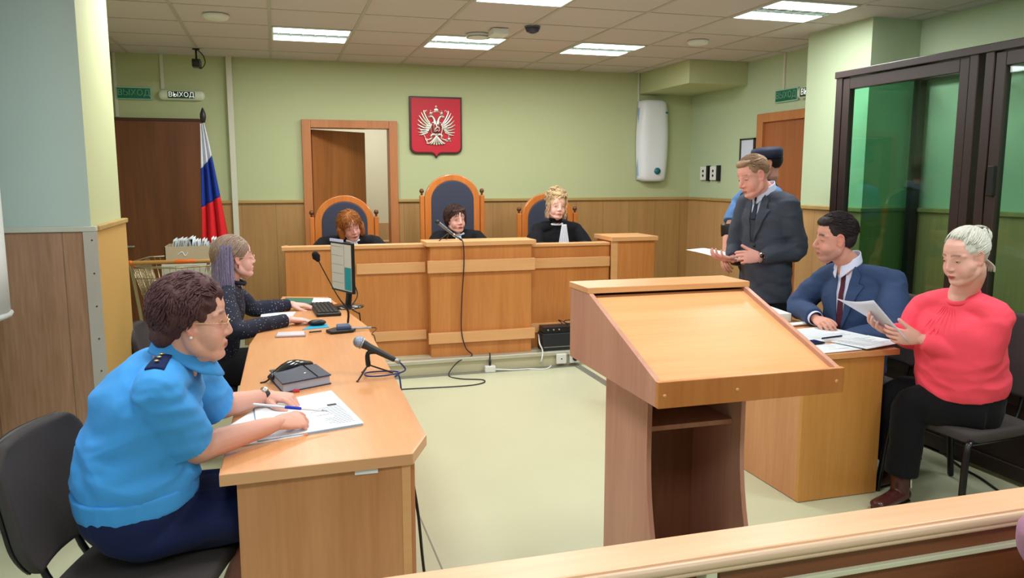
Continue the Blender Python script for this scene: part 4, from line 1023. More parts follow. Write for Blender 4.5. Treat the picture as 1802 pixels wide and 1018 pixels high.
# ============================================================ 2 clerk in dotted blouse
cc = V((-.232, 4.8, 1.142)); CM = head_matrix(cc, 14, 2, 0, 1.04)
RS, RE, RW = V((-.285, 4.63, .945)), V((-.235, 4.47, .775)), V((.05, 4.68, .785))
LS, LE, LW = V((-.27, 4.97, .945)), V((-.16, 5.12, .79)), V((.075, 5.24, .785))
P = dict(M=CM, neck=(-.262, 4.8, .995), side=(0, 1, 0), trunk=[(-.35, 4.8, .55), (-.33, 4.8, .72), (-.29, 4.8, .88)], R=(RS, RE, RW), L=(LS, LE, LW), arm=.8, neck_r=.045,
    LL=((-.34, 4.9, .50), (.05, 4.9, .50), (.0, 4.9, .10), (.1, 4.9, .05)), LR=((-.34, 4.7, .50), (.05, 4.7, .50), (0, 4.7, .10), (.1, 4.7, .05)),
    skin=(224, 178, 168), lips=(184, 108, 108), brow=(120, 92, 76), blush=.5, eye=(14, 12), label='person with long lilac tinted hair and a navy dotted blouse, typing at the desk')
P['hands'] = [hand_at(RW, (.97, .10, -.10), (0, .05, 1), -1, curls=[(18, 24, 18)]*2+[(22, 28, 20)]*2, thumb=(.5, .8, -.25)),
              hand_at(LW, (.97, -.12, -.08), (0, -.05, 1), 1, curls=[(18, 30, 20)]*4, thumb=(.5, .8, -.25))]
clk = body('person', P, .004)
dm = bpy.data.materials.new('navy dotted fabric'); dm.use_nodes = True; nt = dm.node_tree; b = nt.nodes['Principled BSDF']; b.inputs['Roughness'].default_value = .85
tc = nt.nodes.new('ShaderNodeTexCoord'); vo = nt.nodes.new('ShaderNodeTexVoronoi'); vo.inputs['Scale'].default_value = 70; vo.inputs['Randomness'].default_value = .75
lt = nt.nodes.new('ShaderNodeMath'); lt.operation = 'LESS_THAN'; lt.inputs[1].default_value = .14; mx = nt.nodes.new('ShaderNodeMix'); mx.data_type = 'RGBA'
nt.links.new(tc.outputs['Object'], vo.inputs['Vector']); nt.links.new(vo.outputs['Distance'], lt.inputs[0]); nt.links.new(lt.outputs[0], mx.inputs[0])
mx.inputs[6].default_value = lin((14, 20, 44))+(1,); mx.inputs[7].default_value = lin((215, 200, 205))+(1,); nt.links.new(mx.outputs[2], b.inputs['Base Color'])
prof = [(V((-.36, 4.8, .52)), .165, .125), (V((-.35, 4.8, .62)), .155, .118), (V((-.33, 4.8, .74)), .155, .112), (V((-.30, 4.8, .86)), .165, .110), (V((-.28, 4.8, .94)), .155, .085), (V((-.265, 4.8, .99)), .075, .060)]
cb = clothed('blouse', P, dm, prof, [.060, .055, .052, .047, .038], clk, voxel=.0055, wr=.005, freq=8, seed=11, shoulder=.055, ends={'R': .92, 'L': .92})
g = MB()
for w_, e_ in ((RW, RE), (LW, LE)):
    d_ = (w_-e_).normalized()
g.tube([(-.25+.062*math.cos(a), 4.8+.066*math.sin(a), 1.01-.02*math.cos(a)) for a in [2*pi*k/18 for k in range(18)]], [.010+.003*(k % 2) for k in range(18)], closed=True, sub=2, seg=8)
obj('neck_frill', g, dm, cb, smooth=True)
g = MB(); g.tube([(-.36, 4.8, .56), (-.34, 4.8, .50), (-.1, 4.8, .51), (.08, 4.8, .50)], [(.17, .12), (.19, .11), (.19, .095), (.185, .09)], side=(0, 1, 0), seg=24)
for y in (4.7, 4.9): g.tube([(.04, y, .48), (.01, y, .28), (.0, y, .08)], [.085, .07, .065])
garment('trousers', g, cloth('black cloth', (16, 17, 22)), clk, voxel=.007, wr=.003)
for y in (4.7, 4.9): shoe((0, y, .10), 0, black_p, clk, L=.22)
lil = hairm('lilac hair', (144, 136, 172)); ash = hairm('ash brown hair', (142, 122, 108))
chair_ = obj('hair', hair_cap(CM, [((0, -.022, .040), (.084, .100, .088)), ((0, -.05, 0), (.080, .070, .09)), ([(0, -.055, .0), (0, -.070, -.07), (0, -.075, -.13)], [(.070, .045), (.070, .035), (.055, .020)], (1, 0, 0))], .0045, wr=.004, seed=2, freq=26, stretch=(1.4, 1.4, .2)), ash, clk, smooth=True)
st = strands(CM, (0, -.028, .025), (.089, .108, .105), 240, lambda p, d: (p.x, -.9-.3*d.y, -1.0), r=.0032, seed=5, steps=6, step=.018, wave=.001, starts=lambda d: d.z > -.1 and not (d.y > .55 and d.z < .52) and not (abs(d.x) > .6 and d.y > .25 and d.z < .3))
obj('crown_locks', st, ash, chair_, smooth=True)
g = MB(); rnd = random.Random(7)
for k in range(800):
    a = rnd.uniform(-1, 1); x0 = .088*math.sin(a*1.75); y0 = -.040-.066*math.cos(a*1.75); q = rnd.uniform(.95, 1.16)
    top_ = rnd.uniform(-.03, .088); bt = rnd.uniform(-.24, -.17)
    g.tube([CM @ V((x0*q*.95, y0*q, top_)), CM @ V((x0*q*1.05, y0*q-.008, (top_+bt)/2)), CM @ V((x0*q*1.0+rnd.uniform(-.01, .01), y0*q-.006, bt))], [.0012, .0024, .0010], seg=4, sub=2)
obj('lilac_lengths', g, lil, chair_, smooth=True)
glasses(CM, clk, mat('fine pale wire', (214, 180, 168), .3, metal=.8), r=.0012)
obj('earring', MB().tube([CM @ V((.078, -.006, -.032)), CM @ V((.079, -.006, -.05))], .003), mat('dark red bead', (90, 40, 40), .3), clk, smooth=True)

# ============================================================ 3-5 judges
robe = cloth('black judges robe', (13, 14, 20), .8); jab = cloth('white jabot', (214, 224, 238), .8)
def judge(cx, cy, cz, hx, hz, ang, pitch, roll, skin, lips, brow, label, eye=(13, 11), wid=1.0, gaze=(0, 1, 0), lean=0, lx=0, up=0):
    """cx: trunk centre; (hx, hz): head"""
    nk = V((hx*.7+cx*.3, cy, hz-.155+up*.6)); sx = .185*wid
    sh = lambda s: V((cx+s*sx, cy+.02, hz-.205+up)); el = lambda s: V((cx+s*(sx+.07), cy-.10, .93)); wr = lambda s: V((cx+s*.10, cy-.30, .925))
    M = head_matrix((hx, cy-.05, hz), ang, pitch, roll, 1.03)
    P = dict(M=M, neck=nk, side=(1, 0, 0), trunk=[(cx, cy+.08, .62), (cx, cy+.06, .85), (cx, cy+.03, hz-.27+up)], L=(sh(1), el(1), wr(1)), R=(sh(-1), el(-1), wr(-1)), neck_r=.047, skin=skin, lips=lips, brow=brow, eye=eye, gaze=gaze,
        LL=((cx+.1, cy+.06, .66), (cx+.12, cy-.36, .63), (cx+.12, cy-.36, .24), (cx+.12, cy-.46, .17)), LR=((cx-.1, cy+.06, .66), (cx-.12, cy-.36, .63), (cx-.12, cy-.36, .24), (cx-.12, cy-.46, .17)), label=label)
    P['hands'] = [hand_at(wr(1), (-.75, -.6, 0), (0, 0, 1), 1), hand_at(wr(-1), (.75, -.6, 0), (0, 0, 1), -1)]
    o = body('person', P, .0048)
    prof = [(V((cx, cy+.08, .60)), .20*wid, .13), (V((cx, cy+.06, .80)), .195*wid, .13), (V((cx, cy+.03, .98)), .200*wid, .125), (V((cx, cy+.02, hz-.235+up)), .185*wid, .10), (V((nk.x, cy+.005, nk.z-.01)), .085, .065)]
    rb = clothed('robe', P, robe, prof, [.078, .080, .085, .090, .095], o, voxel=.008, wr=.009, freq=7, seed=cx, shoulder=.062, stretch=(1.5, 1, .5), ends={'L': .85, 'R': .85})
    g = MB().tube([V((nk.x+.056*math.cos(a), cy-.012+.056*math.sin(a), nk.z+.032+.012*math.sin(a))) for a in [2*pi*k/16 for k in range(16)]], (.018, .006), side=(0, 0, 1), closed=True, sub=2, seg=8)
    obj('robe_collar', g, robe, rb, smooth=True)
    for key in ('LL', 'LR'): shoe(P[key][2], 270, black_p, o, z=PZ, L=.22)
    g = MB()
    for key in ('LL', 'LR'): g.tube([V(q) for q in P[key][:3]], [.09, .08, .065])
    garment('trousers', g, robe, o, voxel=.009, wr=.002)
    return o, rb, nk, M
def jabot(nk, parent, rb, x, dx=0, w=.040, L=.19):
    bvr = bvh_of(rb)
    o = decal('jabot', bvr, V((x, nk.y-.5, nk.z-.004)), (0, 1, 0), (1, 0, 0), [[(-w*1.5+dx, -L), (w*1.5+dx, -L), (w*.62, 0), (-w*.62, 0)]], jab, parent, off=.016, th=.006, n=24, wav=(.006, 5))
    g = MB(); y = nk.y-.085
    h = bvr.ray_cast(V((x, nk.y-.5, nk.z-.015)), V((0, 1, 0))); y = h[0].y-.02 if h[0] is not None else y
    g.tube([(x-.05, y+.01, nk.z-.012), (x-.02, y-.004, nk.z-.018), (x, y-.006, nk.z-.014), (x+.02, y-.004, nk.z-.018), (x+.05, y+.01, nk.z-.008)], [.010, .007, .009, .007, .010], seg=10)
    obj('bow', g, jab, o, smooth=True)
# left judge, auburn bob
o, rb, nk, M = judge(.60, 6.95, 0, .605, 1.185, 287, -18, 14, (212, 160, 148), (170, 84, 84), (112, 76, 52), 'person in a black robe with chin length auburn hair, looking down behind the bench', eye=(5, 14), gaze=(.1, 1, -.5), wid=1.15, up=.07)
jabot(nk, o, rb, nk.x+.02, dx=.05)
au = hairm('auburn hair', (150, 92, 44))
hr = obj('hair', hair_cap(M, [((0, -.025, .042), (.090, .104, .088)), ((0, -.05, -.01), (.088, .070, .09)), ([(.078, -.01, .03), (.090, .0, -.03), (.084, .010, -.08)], [.022, .032, .024], (0, 1, 0)), ([(-.078, -.01, .03), (-.090, .0, -.03), (-.086, .010, -.09)], [.022, .032, .024], (0, 1, 0)), ([(0, -.05, -.04), (0, -.06, -.10)], [(.075, .045), (.06, .035)], (1, 0, 0))], .0055, wr=.008, seed=6, freq=24, stretch=(1, 1, .5)), au, o, smooth=True)
obj('hair_locks', strands(M, (0, -.022, .015), (.098, .108, .118), 320, lambda p, d: (p.x*6, .15-d.z*.5, -1), r=.0036, seed=9, steps=6, step=.018, wave=.006, lift=.08, starts=lambda d: d.z > -.5 and not (d.y > .35 and d.z < .60)), au, hr, smooth=True)
# middle judge, short dark hair
o, rb, nk, M = judge(1.56, 6.98, 0, 1.535, 1.232, 285, -4, 2, (220, 172, 160), (190, 84, 84), (70, 50, 44), 'person in a black robe with short dark brown hair in the tallest chair', gaze=(.25, 1, 0), wid=.98, up=.05)
jabot(nk, o, rb, nk.x+.01, w=.032)
db = hairm('dark brown hair', (62, 42, 38))
hr = obj('hair', hair_cap(M, [((0, -.025, .042), (.088, .102, .088)), ((0, -.05, -.01), (.084, .066, .08)), ([(-.074, .0, .04), (-.080, .004, -.02), (-.070, .0, -.07)], [.020, .022, .014], (0, 1, 0)), ([(.074, .0, .04), (.080, .0, -.01)], [.020, .018], (0, 1, 0)), ([(-.05, .050, .080), (0, .062, .074), (.045, .052, .072)], [.018, .015, .015], (0, 0, 1))], .0055, wr=.006, seed=3, freq=24, stretch=(1, 1, .4)), db, o, smooth=True)
obj('hair_locks', strands(M, (0, -.022, .025), (.093, .106, .106), 260, lambda p, d: (p.x*5+.6*(d.y > .3), .2, -1), r=.0034, seed=19, steps=5, step=.016, wave=.003, lift=.06, starts=lambda d: d.z > -.5 and not (d.y > .35 and d.z < .55)), db, hr, smooth=True)
# right judge, curly blonde, hair up
o, rb, nk, M = judge(2.51, 6.98, 0, 2.485, 1.335, 272, -2, -4, (228, 182, 168), (200, 110, 110), (140, 104, 76), 'person in a black robe with curly blonde hair pinned up, behind the bench', gaze=(-.2, 1, 0), wid=1.05)
jabot(nk, o, rb, nk.x, w=.036, L=.20)
bl = hairm('blonde hair', (208, 180, 140))
hr = obj('hair', hair_cap(M, [((0, -.025, .045), (.085, .100, .086)), ((0, -.035, .125), (.060, .060, .050)), ((.01, .02, .11), (.06, .05, .03))], .0055, wr=.010, seed=16, freq=30), bl, o, smooth=True)
g = strands(M, (0, -.022, .055), (.094, .102, .115), 330, lambda p, d: (math.sin(p.z*160)*2, math.cos(p.x*150), math.sin(p.y*140)+.1), r=.0034, seed=29, steps=6, step=.011, wave=.006, lift=.12, starts=lambda d: d.z > .12 and not (d.y > .6 and d.z < .35))
rnd = random.Random(4)
for s in (-1, 1):
    for k in range(16):
        x = s*rnd.uniform(.072, .088); y = rnd.uniform(-.03, .035); p = [V((x+.008*math.sin(i*1.7+k), y+.008*math.cos(i*1.7+k), .07-.03*i)) for i in range(7)]
        g.tube([M @ q for q in p], [.003]*6+[.001], seg=5, sub=3)
obj('hair_locks', g, bl, hr, smooth=True)

# ============================================================ 6 standing man in dark grey suit
def suit(P, o, m, prof, arm, face_dir, vw, vh, tie_m, shirt_m, org, voxel=.007, lap=.055, seed=1, tl=.30, vest=None, tx=0, **k):
    j = clothed('jacket', P, m, prof, arm, o, voxel=voxel, wr=.009, freq=6.5, seed=seed, stretch=(1, 1, 1.6), shoulder=.060, **k)
    b = bvh_of(j); f = hdir(face_dir); x = sidev(face_dir)*-1; d = -f    # x: to the viewer's right seen from the front is the wearer's left
    org = V(org)+f*.5
    s = decal('shirt_front', b, org, d, -x, [[(-.012, -vh), (.012, -vh), (vw, .01), (-vw, .01)]], shirt_m, j, off=.003, th=.002)
    if vest: decal('waistcoat', b, org, d, -x, [[(-.012, -vh), (.012, -vh), (vw*.74, -vh*.30), (0, -vh*.55)], [(-.012, -vh), (0, -vh*.55), (-vw*.74, -vh*.30), (-vw*.74, -vh*.35)]], vest, j, off=.007, th=.002)
    t = decal('tie', b, org, d, -x, [[(-.020+tx, -tl), (.020+tx, -tl), (.012+tx, -.035), (-.012+tx, -.035)]], tie_m, s, off=.010, th=.003)
    decal('tie_knot', b, org, d, -x, [[(-.012+tx, -.040), (.012+tx, -.040), (.017+tx, -.002), (-.017+tx, -.002)]], tie_m, t, off=.016, th=.008, n=6)
    for q in (-1, 1):
        decal('lapel', b, org, d, -x, [[(q*.010, -vh-.01), (q*(vw+lap*1.05), -.095), (q*(vw+lap*.62), -.085), (q*(vw-.008), -.0)], [(q*(vw-.006), .012), (q*(vw-.006), -.03), (q*(vw+lap*.6), -.082), (q*(vw+lap*.55), -.03)]], m, j, off=.013, th=.004, n=16)
    for q in (-1, 1):
        decal('pocket_flap', b, org, d, -x, [[(q*.07, -vh-.14), (q*.15, -vh-.13), (q*.15, -.10-vh), (q*.07, -.11-vh)]], m, j, off=.005, th=.002, n=6)
    g = MB()
    for kk in range(2):
        h = b.ray_cast(org+x*-.014+V((0, 0, -vh-.03-.10*kk)), d)
        if h[0] is not None: g.cyl(h[0]+f*.002, h[0]+f*.007, .009)
    obj('buttons', g, black_p, j, smooth=True)
    return j, b
def shirt_collar(c, f, m, parent, r=.062, h=.045, tilt=.03):
    """stand collar round the neck with two leaves open at the front (f)"""
    f = V(f).normalized(); s = f.cross(V((0, 0, 1)))
    g = MB()
    def fn(u, v):
        a = -170+340*u; ca, sa = math.cos(math.radians(a)), math.sin(math.radians(a))     # a=180 back .. 0 front (gap)
        a2 = math.radians(a+180); ca, sa = math.cos(a2), math.sin(a2); rr = r+.012*v; fr = max(0, ca)
        return V(c)+f*ca*rr*1.05+s*sa*rr+V((0, 0, h*(1-v)-.012*v-tilt*ca-.045*v*fr**3))
    g.grid(fn, 48, 6)
    return obj('shirt_collar', g, m, parent, smooth=True, solid=.003)
FD = 196
nsd = sidev(FD)      # wearer's left: towards the camera
f_ = hdir(FD); base = V((3.12, 4.56, 0))
def bp(a, b, z): return base+nsd*a+f_*b+V((0, 0, z))
hc = V((2.985, 4.545, 1.605)); M = head_matrix(hc, 182, -20, 4, 1.10)
LS, LE, LW = bp(.160, .0, 1.445), bp(.205, -.05, 1.13), at(1338, 453, x=2.98)
RS, RE, RW = bp(-.165, .02, 1.445), bp(-.21, .06, 1.13), at(1290, 456, x=2.93)
P = dict(M=M, neck=bp(0, .045, 1.505), side=nsd, trunk=[bp(0, 0, .95), bp(0, 0, 1.15), bp(0, .01, 1.32)], L=(LS, LE, LW), R=(RS, RE, RW), male=True, fat=.5, neck_r=.062,
    LL=(bp(.09, 0, .88), bp(.10, .01, .48), bp(.10, 0, .09), bp(.10, .1, .04)), LR=(bp(-.09, 0, .88), bp(-.10, .01, .48), bp(-.10, 0, .09), bp(-.10, .1, .04)),
    skin=(218, 156, 142), lips=(186, 104, 98), brow=(150, 112, 88), blush=.8, eye=(2, 16), nose=1.05, hand_skin=(218, 160, 148), label='standing person in a dark grey three piece suit, reading from a sheet')
P['hands'] = [hand_at(LW, (-.93, .30, .02), (-.35, -.80, .25), 1, curls=[(25, 50, 30), (35, 55, 35), (40, 60, 40), (45, 60, 40)], thumb=(.45, .88, -.25), tcurl=-5, scale=1.08),
              hand_at(RW, (-.90, -.20, .05), (.1, -.2, -1), -1, curls=[(20, 35, 25)]*4, thumb=(.55, .8, -.35), tcurl=5, scale=1.08)]
sd_ = body('person', P, .0042)
gs = cloth('dark grey suiting', (60, 66, 78), .8); blsh = cloth('pale blue shirt', (196, 208, 236), .7); navt = cloth('dark navy tie', (26, 30, 48), .6)
prof = [(bp(0, -.01, .78), .178, .145), (bp(0, -.01, .98), .175, .142), (bp(0, 0, 1.15), .170, .136), (bp(0, .01, 1.32), .180, .128), (bp(0, .02, 1.42), .165, .098), (bp(0, .035, 1.485), .085, .066)]
j, jb = suit(P, sd_, gs, prof, [.080, .074, .064, .056, .046], FD, .050, .30, navt, blsh, bp(0, 0, 1.485), seed=2, vest=cloth('waistcoat', (52, 57, 68), .8), tl=.16, tx=.0, ends={'L': .93, 'R': .93})
shirt_collar(P['neck']+V((0, 0, .006)), hdir(FD-8), blsh, j, r=.061, h=.036)
trousers('trousers', P, cloth('black cloth', (16, 17, 22)), sd_, wr=.003, voxel=.008, r=(.078, .08, .068, .06, .062), pel=(.145, .11))
for kf in ('LL', 'LR'): shoe(P[kf][2], FD, black_p, sd_, L=.28)
fh = hairm('short fair brown hair', (146, 116, 92))
hr = obj('hair', hair_cap(M, [((0, -.024, .042), (.078, .094, .084)), ((0, .026, .094), (.056, .050, .020)), ((0, .054, .088), (.046, .022, .016))], .0045, wr=.003, seed=6, freq=50), fh, sd_, smooth=True)
obj('hair_locks', strands(M, (0, -.014, .036), (.078, .096, .092), 420, lambda p, d: (.5+p.x, .3 if d.z > .6 else -.3, -.3), r=.0022, seed=3, steps=4, step=.011, wave=.001, lift=.06, starts=lambda d: d.z > .1 and not (d.y > .5 and d.z < .68) and not (abs(d.x) > .55 and d.y > .15 and d.z < .4)), fh, hr, smooth=True)
wd_ = (LW-LE).normalized(); wa = ring('watch_strap', LW-wd_*.0, wd_, .033, .010, mat('watch metal', (190, 180, 170), .25, metal=.9), sd_)
obj('watch_case', MB().cyl(LW+V((-.006, -.026, .010)), LW+V((-.008, -.032, .012)), .014), mat('dark watch face', (30, 26, 24), .2, metal=.4), wa, smooth=True)

# ============================================================ 7 guard behind him
gb = V((3.33, 4.96, 0)); GF = 168; gs_ = sidev(GF); gf = hdir(GF)
def gp(a, b, z): return gb+gs_*a+gf*b+V((0, 0, z))
M = head_matrix(at(1347, 290, x=3.30), 160, -4, 0, 1.05)
LS, LE, LW = gp(.21, 0, 1.49), gp(.27, -.03, 1.22), gp(.10, .22, 1.10)
RS, RE, RW = at(1303, 352, x=3.32), at(1284, 405, x=3.2), at(1277, 448, x=3.13)
P = dict(M=M, neck=gp(0, .02, 1.57), side=gs_, trunk=[gp(0, 0, 1.0), gp(0, 0, 1.2), gp(0, 0, 1.4)], L=(LS, LE, LW), R=(RS, RE, RW), male=True, neck_r=.06, arm=1.05, skin=(206, 150, 132), brow=(60, 44, 40), brow_w=1, stubble=(90, 70, 64),
    LL=(gp(.1, 0, .92), gp(.11, 0, .5), gp(.11, 0, .1), gp(.11, .1, .05)), LR=(gp(-.1, 0, .92), gp(-.11, 0, .5), gp(-.11, 0, .1), gp(-.11, .1, .05)), label='person in a dark cap and black vest, half hidden behind the standing man')
P['hands'] = [hand_at(LW, (-.3, .6, -.5), (-.5, -.5, .5), 1), hand_at(RW, (-.5, -.6, -.5), (-.8, .2, .5), -1)]
gd = body('person', P, .0048)
prof = [(gp(0, 0, .98), .17, .12), (gp(0, 0, 1.2), .185, .13), (gp(0, 0, 1.4), .20, .125), (gp(0, 0, 1.49), .19, .09), (gp(0, .01, 1.55), .085, .065)]
us = cloth('blue camouflage shirt', (84, 122, 172), .85, var=(14, .5))
gsh = clothed('shirt', P, us, prof, [.078, .072, .070], gd, voxel=.008, wr=.006, freq=8, seed=9, ends={'L': -.25, 'R': -.25})
g = MB().tube([gp(0, 0, 1.0), gp(0, 0, 1.2), gp(0, 0, 1.42), gp(0, 0, 1.50)], [(.185, .145), (.20, .150), (.185, .145), (.13, .105)], side=gs_, seg=26)
for q in (-1, 1): g.tube([gp(q*.10, -.09, 1.47), gp(q*.13, 0, 1.565), gp(q*.10, .09, 1.47)], (.045, .022), side=gs_)
garment('vest', g, cloth('black vest', (16, 17, 22), .7), gd, voxel=.007, wr=.004, seed=4)
for q in (RE, LE): ring('elbow_pad', q, (0, .1, 1), .062, .045, black_p, gd)
trousers('trousers', P, cloth('blue camouflage trousers', (40, 60, 104), .85, var=(14, .6)), gd, wr=.004, voxel=.009)
for kf in ('LL', 'LR'): shoe(P[kf][2], GF, black_p, gd, L=.28, boot=.06)
ring('belt', gp(0, 0, .99), (0, 0, 1), .155, .022, black_p, gd, 1.25)
cap_ = mat('dark blue cap', (24, 30, 56), .7, var=(30, .3))
g = MB().lathe([(.098, .028), (.102, .05), (.104, .075), (.098, .092), (.06, .102), (.001, .105)], (0, -.012, .012), 28); g.xf(M)
ca = obj('cap', g, cap_, gd, smooth=True)
obj('cap_peak', MB().tube([M @ V((-.05, .075, .045)), M @ V((0, .125, .035)), M @ V((.05, .075, .045))], (.030, .004), side=M.to_3x3() @ V((0, 1, -.25))), cap_, ca, smooth=True)
obj('hair', hair_cap(M, [((0, -.024, .030), (.078, .092, .080))], .006, wr=.002, seed=6), hairm('black hair', (34, 28, 28)), gd, smooth=True)

# ============================================================ 8 seated man in blue suit
FD = 196; ss_ = sidev(FD); sf = hdir(FD); sb = V((3.16, 3.73, 0))
def sp_(a, b, z): return sb+ss_*a+sf*b+V((0, 0, z))
M = head_matrix(at(1469, 420, x=2.99), 158, -6, -4, 1.10)
LS, LE, LW = sp_(.20, -.02, 1.045), at(1575, 583, x=3.13), sp_(.05, .17, .70)
RS, RE, RW = sp_(-.185, .03, 1.035), at(1404, 538, x=3.0), at(1437, 562, z=.80)
P = dict(M=M, neck=V((3.085, 3.725, 1.115)), side=ss_, trunk=[sp_(0, -.02, .55), sp_(0, 0, .75), sp_(0, .02, .92)], L=(LS, LE, LW), R=(RS, RE, RW), male=True, neck_r=.060, skin=(206, 150, 132), lips=(168, 96, 90), brow=(52, 38, 36), brow_w=1.3, stubble=(96, 78, 76), blush=.4, eye=(3, 15), nose=1.06,
    LL=(sp_(.10, -.02, .50), sp_(.12, .40, .50), sp_(.12, .38, .10), sp_(.12, .48, .05)), LR=(sp_(-.10, -.02, .50), sp_(-.12, .40, .50), sp_(-.12, .38, .10), sp_(-.12, .48, .05)), label='seated person in a blue suit and maroon tie at the right desk')
P['hands'] = [hand_at(RW, (-.25, -.95, -.02), (-.45, .0, .9), -1, curls=[(25, 35, 25)]*4), hand_at(LW, (-.9, .3, -.1), (0, 0, 1), 1)]
sm = body('person', P, .0042)
bs = cloth('blue suiting', (48, 68, 104), .8); wsh = cloth('white blue shirt', (206, 214, 240), .7); mt = cloth('maroon tie', (74, 28, 44), .6, var=(200, .2))
prof = [(sp_(0, -.03, .50), .180, .140), (sp_(0, -.01, .64), .182, .145), (sp_(0, 0, .78), .180, .138), (sp_(0, .02, .90), .195, .125), (sp_(0, .03, 1.02), .172, .095), (sp_(0, .05, 1.09), .085, .066)]
j, jb = suit(P, sm, bs, prof, [.082, .078, .068, .062, .052], FD, .055, .36, mt, wsh, sp_(0, 0, 1.098), seed=7, tl=.36, ends={'L': .95, 'R': .90})
shirt_collar(P['neck']+V((0, 0, .006)), hdir(FD-8), wsh, j, r=.061, h=.038)
ring('shirt_cuff', RE.lerp(RW, .93), RW-RE, .040, .018, wsh, j)
trousers('trousers', P, bs, sm, wr=.003, voxel=.009)
for kf in ('LL', 'LR'): shoe(P[kf][2], FD, black_p, sm, L=.27)
bh = hairm('short black brown hair', (44, 36, 38))
hr = obj('hair', hair_cap(M, [((0, -.026, .044), (.079, .094, .085)), ((0, -.05, .0), (.070, .056, .06)), ((0, .016, .094), (.060, .062, .028)), ((0, .052, .088), (.050, .028, .020))], .0045, wr=.003, seed=6, freq=50), bh, sm, smooth=True)
obj('hair_locks', strands(M, (0, -.016, .040), (.080, .100, .094), 420, lambda p, d: (.3+p.x, .5 if d.z > .6 else -.5, -.3), r=.0024, seed=13, steps=4, step=.013, wave=.001, lift=.08, starts=lambda d: d.z > -.05 and not (d.y > .5 and d.z < .66) and not (abs(d.x) > .5 and d.y > .1 and d.z < .35)), bh, hr, smooth=True)

# ============================================================ 9 woman in coral blouse
FD = 190; cs_ = sidev(FD); cf = hdir(FD); cb_ = V((3.13, 2.955, 0))
def cp(a, b, z): return cb_+cs_*a+cf*b+V((0, 0, z))
M = head_matrix(at(1697, 452, x=3.0), 180, -16, 0, 1.05)
LS, LE, LW = cp(.17, .03, .985), at(1724, 636, x=3.09), at(1618, 597, x=2.90)
RS, RE, RW = cp(-.18, .04, .985), at(1603, 590, x=3.02), at(1575, 585, x=2.88)
P = dict(M=M, neck=V((3.075, 2.92, 1.06)), side=cs_, trunk=[cp(0, 0, .58), cp(0, .02, .75), cp(0, .03, .92)], L=(LS, LE, LW), R=(RS, RE, RW), fat=1.3, neck_r=.062, arm=1.1, skin=(224, 172, 158), lips=(178, 92, 88), brow=(130, 96, 84), blush=.6, eye=(4, 14),
    LL=(cp(.12, -.02, .50), at(1606, 712, x=2.95), V((2.905, 3.045, .13)), V((2.898, 3.043, .11))), LR=(cp(-.10, -.02, .50), V((3.00, 3.20, .50)), V((3.05, 3.26, .12)), V((3.043, 3.26, .10))), label='seated person in a coral blouse and black trousers, reading a white sheet')
P['hands'] = [hand_at(LW, (-.90, .42, .10), (-.45, -.75, -.10), 1, curls=[(15, 40, 30), (25, 45, 30), (30, 50, 35), (35, 50, 35)], thumb=(.45, .88, -.2), tcurl=-5),
              hand_at(RW, (-.92, .20, .25), (.1, .35, -.9), -1, curls=[(15, 35, 25)]*4, thumb=(.6, .75, -.3), tcurl=0)]
cw = body('person', P, .0042)
cm_ = cloth('coral jersey', (244, 78, 98), .75, bump=(800, .1, .0005))
prof = [(cp(0, -.03, .575), .205, .180), (cp(0, -.02, .63), .215, .190), (cp(0, .01, .74), .208, .175), (cp(0, .03, .86), .205, .160), (cp(0, .03, .955), .190, .125), (cp(0, .045, 1.02), .120, .085), (cp(0, .05, 1.045), .078, .066)]
bl_ = clothed('blouse', P, cm_, prof, [.080, .080, .070, .058, .044], cw, voxel=.0065, wr=.010, freq=6, seed=12, stretch=(1, 1, 1.5), shoulder=.066, ends={'L': .93, 'R': .93})
g = MB().tube([P['neck']+V((0, 0, -.012))+cf*.062*math.cos(a)*1.15+cs_*.066*math.sin(a)+V((0, 0, -.030*math.cos(a))) for a in [2*pi*k/18 for k in range(18)]], (.010, .005), side=(0, 0, 1), closed=True, sub=2, seg=8)
obj('neckband', g, cm_, bl_, smooth=True)
g = MB(); bcw = bvh_of(bl_)
for k in range(-3, 4):
    pts = []
    for i in range(5):
        q = cb_+cf*.5+cs_*(k*(.008+.006*i))+V((0, 0, 1.0-.035*i)); h = bcw.ray_cast(q, -cf)
        if h[0] is not None: pts.append(h[0]+cf*-.0015)
    if len(pts) == 5: g.tube(pts, [.003, .0045, .004, .003, .001], seg=6)
obj('gathers', g, cm_, bl_, smooth=True)
bk = cloth('black trousers cloth', (13, 14, 19), .9)
trousers('trousers', P, bk, cw, r=(.110, .105, .085, .078, .078), pel=(.19, .155), wr=.004, voxel=.008)
br_ = mat('dark red brown leather', (74, 34, 32), .3, coat=.2)
for an, an2 in ((P['LL'][2], 196), (P['LR'][2], 190)):
    so = shoe(an, an2, br_, cw, L=.25, boot=-.004, name='ankle_boot')
obj('zip_tab', MB().tube([V((2.936, 3.008, .13)), V((2.936, 3.005, .09))], .005), chrome, so, smooth=True)
gh = hairm('grey blonde hair', (206, 206, 196), .16)
hr = obj('hair', hair_cap(M, [((0, -.024, .038), (.078, .094, .086)), ((0, -.085, .062), (.050, .040, .040)), ((0, -.05, .005), (.066, .058, .06))], .0045, wr=.003, seed=6, freq=30, stretch=(1, .3, 1)), gh, cw, smooth=True)
obj('hair_locks', strands(M, (0, -.020, .036), (.080, .100, .092), 420, lambda p, d: (-d.x*.8, -1.2, .35), r=.0027, seed=23, steps=6, step=.018, wave=.0008, lift=.03, starts=lambda d: d.z > -.35 and not (d.y > .62 and d.z < .62) and not (abs(d.x) > .5 and d.y > .30 and d.z < .3) and d.y > -.7), gh, hr, smooth=True)
